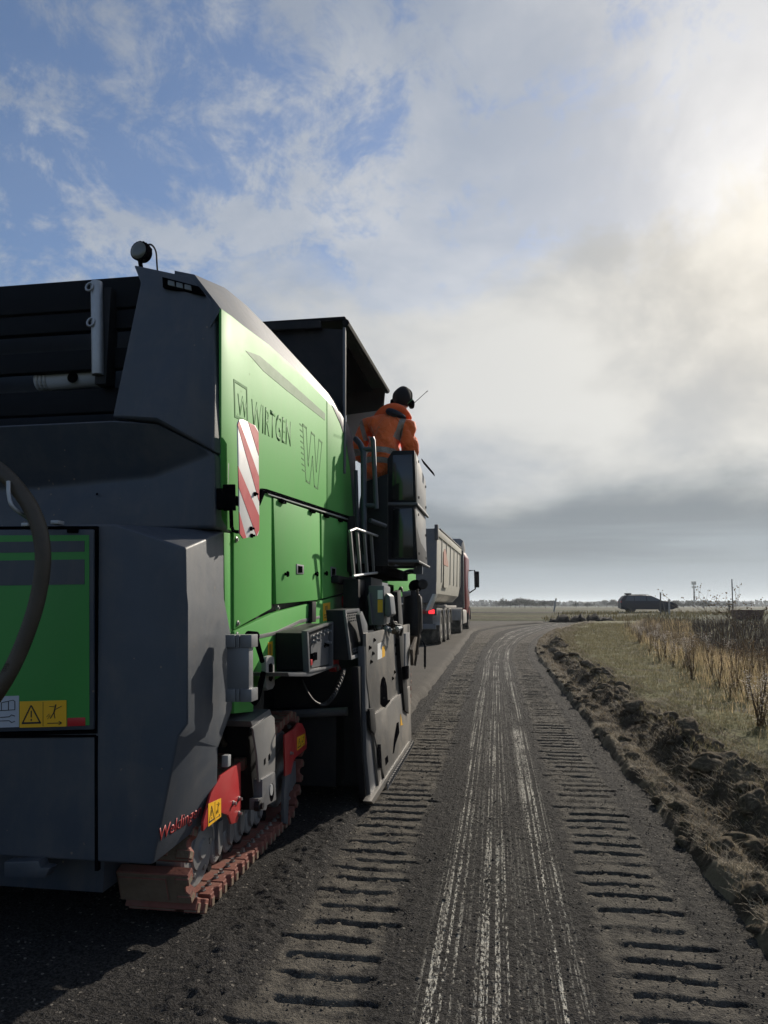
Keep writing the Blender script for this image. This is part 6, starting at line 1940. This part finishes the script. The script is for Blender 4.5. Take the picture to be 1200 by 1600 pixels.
for s in (-1, 1):
    bm = poly(BM(), [V3((s * 1.262, 12.0, 2.0)), V3((s * 1.262, 13.0, 2.0)), V3((s * 1.245, 12.95, 2.9)), V3((s * 1.25, 12.1, 2.9))], (-s * .02, 0, 0)); obj('side_window', bm, M_glass, cb2)
    bm = BM(); tube(bm, [V3((s * 1.20, 13.1, 2.95)), V3((s * 1.50, 13.15, 2.98)), V3((s * 1.52, 13.15, 2.05)), V3((s * 1.22, 13.1, 1.85))], .035, 8)
    mr = obj('mirror_arm', bm, M_gap, TK, smooth=40)
    bm = BM(); box(bm, s * 1.62 - .14, s * 1.62 + .10, 13.06, 13.24, 2.12, 2.92); obj('mirror', bm, M_gap, mr, bev=.04)
    bm = BM()
    secs = []
    for i in range(11):
        a_ = math.pi * (.02 + .96 * i / 10)
        c_ = V3((0, 12.6 + math.cos(a_) * .66, .52 + math.sin(a_) * .66)); n_ = V3((0, math.cos(a_), math.sin(a_))) * .06
        secs.append([c_ + V3((s * .8, 0, 0)), c_ + V3((s * 1.275, 0, 0)), c_ + n_ + V3((s * 1.275, 0, 0)), c_ + n_ + V3((s * .8, 0, 0))])
    loft(bm, secs); obj('wheel_arch', bm, M_tdark, TK, smooth=50)

# ================================================================== FAR THINGS
# estate car on the crossing road, nose to the right
p0, p1 = B(971, 957, ROAD_Y), B(1053, 957, ROAD_Y)
CARX = (p0.x + p1.x) / 2
CR2 = root('parked_car', (CARX, ROAD_Y, ROAD_Z + .02), 'dark blue estate car on the crossing road with gear on its roof', 'car', rz=R(.01))
M_car = mat('dark_car_paint', (.010, .012, .022), .45, spec=.3, var=.08)
L2 = 2.38
top = [(-2.36, .95), (-2.30, 1.12), (-2.05, 1.42), (-1.75, 1.47), (-.6, 1.50), (.25, 1.44), (.75, 1.20), (1.10, 1.00), (1.9, .90), (2.25, .78), (2.36, .60)]
secs = []
for x_, z_ in top:
    wt2 = .66 if z_ > 1.05 else .82
    wt2 = .66 + (.84 - .66) * max(0, min(1, (1.35 - z_) / .45))
    e_ = .90 - .10 * (abs(x_) / 2.38) ** 4
    zb2 = .24 if abs(x_) < 2.2 else .36
    secs.append([V3((x_, -e_, zb2)), V3((x_, -e_ - .02, .62)), V3((x_, -e_ + .02, min(z_ - .03, .92))), V3((x_, -min(wt2, e_ - .03), z_ - .015)), V3((x_, 0, z_ + .02)), V3((x_, min(wt2, e_ - .03), z_ - .015)), V3((x_, e_ - .02, min(z_ - .03, .92))), V3((x_, e_ + .02, .62)), V3((x_, e_, zb2))])
cbd = obj('car_body', loft(BM(), secs), M_car, CR2, smooth=40)
def cw(pts, s):
    out = []
    for x_, z_ in pts:
        t_ = (z_ - .92) / .55
        out.append(V3((x_, s * (.885 + (.665 - .885) * t_ + .012), z_)))
    return out
for s in (-1, 1):
    for pts in ([(-2.0, .98), (-1.25, .98), (-1.25, 1.38), (-1.78, 1.38)], [(-1.18, .98), (-.22, .98), (-.22, 1.40), (-1.18, 1.40)], [(-.14, .98), (.95, .98), (.62, 1.20), (.2, 1.38), (-.14, 1.40)]):
        obj('car_window', poly(BM(), cw(pts, s), (0, -s * .02, 0)), M_glass if s > 0 else mat('sky_glass', (.06, .07, .08), .05, coat=.6), cbd)
for x_ in (-1.45, 1.40):
    for s in (-1, 1):
        bm = BM(); lathe(bm, (x_, s * .88, .33), (0, s, 0), [(-.20, .22), (-.20, .31), (-.17, .33), (-.02, .33), (.0, .30), (.0, .22)], 24); wc = obj('wheel', bm, M_rubber, CR2, smooth=35)
        bm = BM(); lathe(bm, (x_, s * .88, .33), (0, s, 0), [(-.1, .22), (-.01, .22), (-.03, .16), (-.03, .05), (.0, .04)], 18); obj('rim', bm, M_alu, wc, smooth=35)
bm = BM(); box(bm, -1.85, -1.35, -.35, .35, 1.56, 1.66); box(bm, -1.7, -1.6, -.3, .3, 1.46, 1.58); obj('roof_gear', bm, M_gap, CR2, bev=.02)
bm = BM()
for s in (-1, 1):
    tube(bm, [(-1.8, s * .60, 1.49), (-1.7, s * .60, 1.535), (-.1, s * .60, 1.54), (.1, s * .60, 1.48)], .02, 6)
obj('roof_rails', bm, M_gap, CR2)
for s in (-1, 1):
    bm = BM(); box(bm, 2.18, 2.30, s * .68 - .14, s * .68 + .14, .62, .76); obj('headlight', bm, M_lens, CR2, bev=.02)
    bm = BM(); box(bm, -2.38, -2.28, s * .72 - .12, s * .72 + .12, .82, 1.0); obj('tail_light', bm, M_tail2, CR2, bev=.02)

# posts by the car, sign on its pole, masts
def post(px, top_, bot_, Y, rad, lab, m_, px_top=None, cap=True):
    a_, b_ = B(px, bot_, Y), B(px_top or px, top_, Y)
    a_ = V3((a_.x, Y, float(field_h(np.array([a_.x]), np.array([Y]))[0]) - .05))
    bm = BM(); cyl(bm, a_, b_, rad, n=10)
    rt = root('marker_post', a_, lab, 'post')
    obj('shaft', bm, m_, rt)
    if cap:
        bm = BM(); cyl(bm, b_, b_ + (b_ - a_).normalized() * .06, rad * 1.25, n=10); obj('cap', bm, M_gap, rt)
    return rt
M_post = mat('weathered_post', (.09, .085, .08), .8, var=.2)
M_pale = mat('pale_post', (.34, .33, .31), .7, var=.15)
post(1032, 927, 958, 58.0, .05, 'tall dark upright post in front of the car bonnet', M_post)
post(1041, 940, 960, 57.5, .04, 'thin leaning stake between the two posts by the car', M_post, px_top=1035)
post(1045.5, 938, 957, 58.5, .07, 'short pale post beside the car nose', M_pale)
post(865, 935, 947, 120.0, .14, 'pale leaning pole standing alone in the far field', M_pale, px_top=869, cap=False)
post(1139, 940, 952, 62.0, .06, 'short dark stake beside the sign pole', M_post)
sg = root('road_sign', B(1145, 955, 61.0), 'dark blue round road sign on a thin pole seen nearly edge on', 'sign')
bt = B(1145, 955, 61.0); tp = B(1143.5, 905, 61.0)
bt.z = float(field_h(np.array([bt.x]), np.array([61.0]))[0]) - .05
bm = BM(); cyl(bm, bt, tp, .045, n=10); obj('pole', bm, M_post, sg)
bm = BM(); lathe(bm, tp + V3((0, 0, -.35)), (.94, -.36, 0), [(0, .32), (.02, .32)], 24); obj('sign_disc', bm, mat('sign_blue', (.02, .04, .09), .5), sg, bev=.005)
ms = root('telecom_mast', B(1085, 948, 420.0), 'slender telecom mast with antennas on the skyline behind the car', 'mast')
mb = B(1085, 950, 420.0); mb.z = .1; mt = B(1084, 911, 420.0)
bm = BM(); cyl(bm, mb, mt, .55, .32, n=10); obj('mast_pole', bm, M_pale, ms)
for zf in (.0, 1.6):
    for k in range(5):
        a_ = k * 1.257; c_ = mt + V3((math.cos(a_) * 1.0, math.sin(a_) * 1.0, -zf * 1.4))
        bm = BM(); box(bm, c_.x - .20, c_.x + .20, c_.y - .2, c_.y + .2, c_.z - (1.0 if zf == 0 else .5), c_.z + (.9 if zf == 0 else .4)); obj('antenna_panel', bm, M_pale, ms)
    bm = BM(); cyl(bm, mt + V3((0, 0, -zf * 1.4 - .1)), mt + V3((0, 0, -zf * 1.4 + .1)), 1.0, n=12); obj('antenna_ring', bm, M_pale, ms)
m2_ = root('lamp_mast', B(1099, 948, 330.0), 'short thin pole right of the telecom mast', 'mast')
bm = BM(); mq = B(1099, 950, 330.0); mq.z = .1; cyl(bm, mq, B(1099, 938, 330.0), .14, n=8); obj('pole', bm, M_post, m2_)
bm = BM(); q_ = B(1099, 938, 330.0); box(bm, q_.x - 1.0, q_.x + 1.0, q_.y - .1, q_.y + .1, q_.z - .15, q_.z + .1); obj('cross_arm', bm, M_post, m2_)
# rusty skip behind the shrubs
q0, q1 = B(1150, 966, 50.0), B(1190, 953, 50.0)
rs_ = root('steel_skip', V3(((q0.x + q1.x) / 2, 50.0, .45)), 'rusty brown open skip behind the leafless shrubs', 'skip')
M_rust2 = mat('rusty_steel', (.11, .050, .034), .8, var=.35, dust=.3)
bm = BM()
x0, x1, zb3, zt3 = q0.x, q1.x, .40, q1.z
loft(bm, [[V3((x0 + .12, 49.6, zb3)), V3((x1 - .12, 49.6, zb3)), V3((x1 - .12, 51.0, zb3)), V3((x0 + .12, 51.0, zb3))], [V3((x0, 49.5, zt3)), V3((x1, 49.5, zt3)), V3((x1, 51.1, zt3)), V3((x0, 51.1, zt3))]])
obj('tub', bm, M_rust2, rs_, bev=.02)
bm = BM(); box(bm, x0 - .03, x1 + .03, 49.46, 49.53, zt3 - .07, zt3 + .01); obj('rim', bm, M_rust2, rs_)
for k in range(4):
    xx = x0 + .2 + (x1 - x0 - .4) * k / 3
    bm = BM(); box(bm, xx - .03, xx + .03, 49.44, 49.56, zb3 + .02, zt3 - .07); obj('rib', bm, M_rust2, rs_)

# ================================================================== HAZE
hz_m = bpy.data.materials.new('haze'); hz_m.use_nodes = True
t = hz_m.node_tree; t.nodes.clear()
ho = t.nodes.new('ShaderNodeOutputMaterial'); hv = t.nodes.new('ShaderNodeVolumePrincipled')
hv.inputs['Color'].default_value = (.80, .88, .96, 1)
hv.inputs['Density'].default_value = 0.00035
hv.inputs['Anisotropy'].default_value = 0.35
t.links.new(hv.outputs[0], ho.inputs['Volume'])
bm = BM(); box(bm, -2700, 2700, -80, 3400, -3.5, 26)
hz = obj('haze', bm, hz_m, kind='stuff')
hz.display_type = 'WIRE'
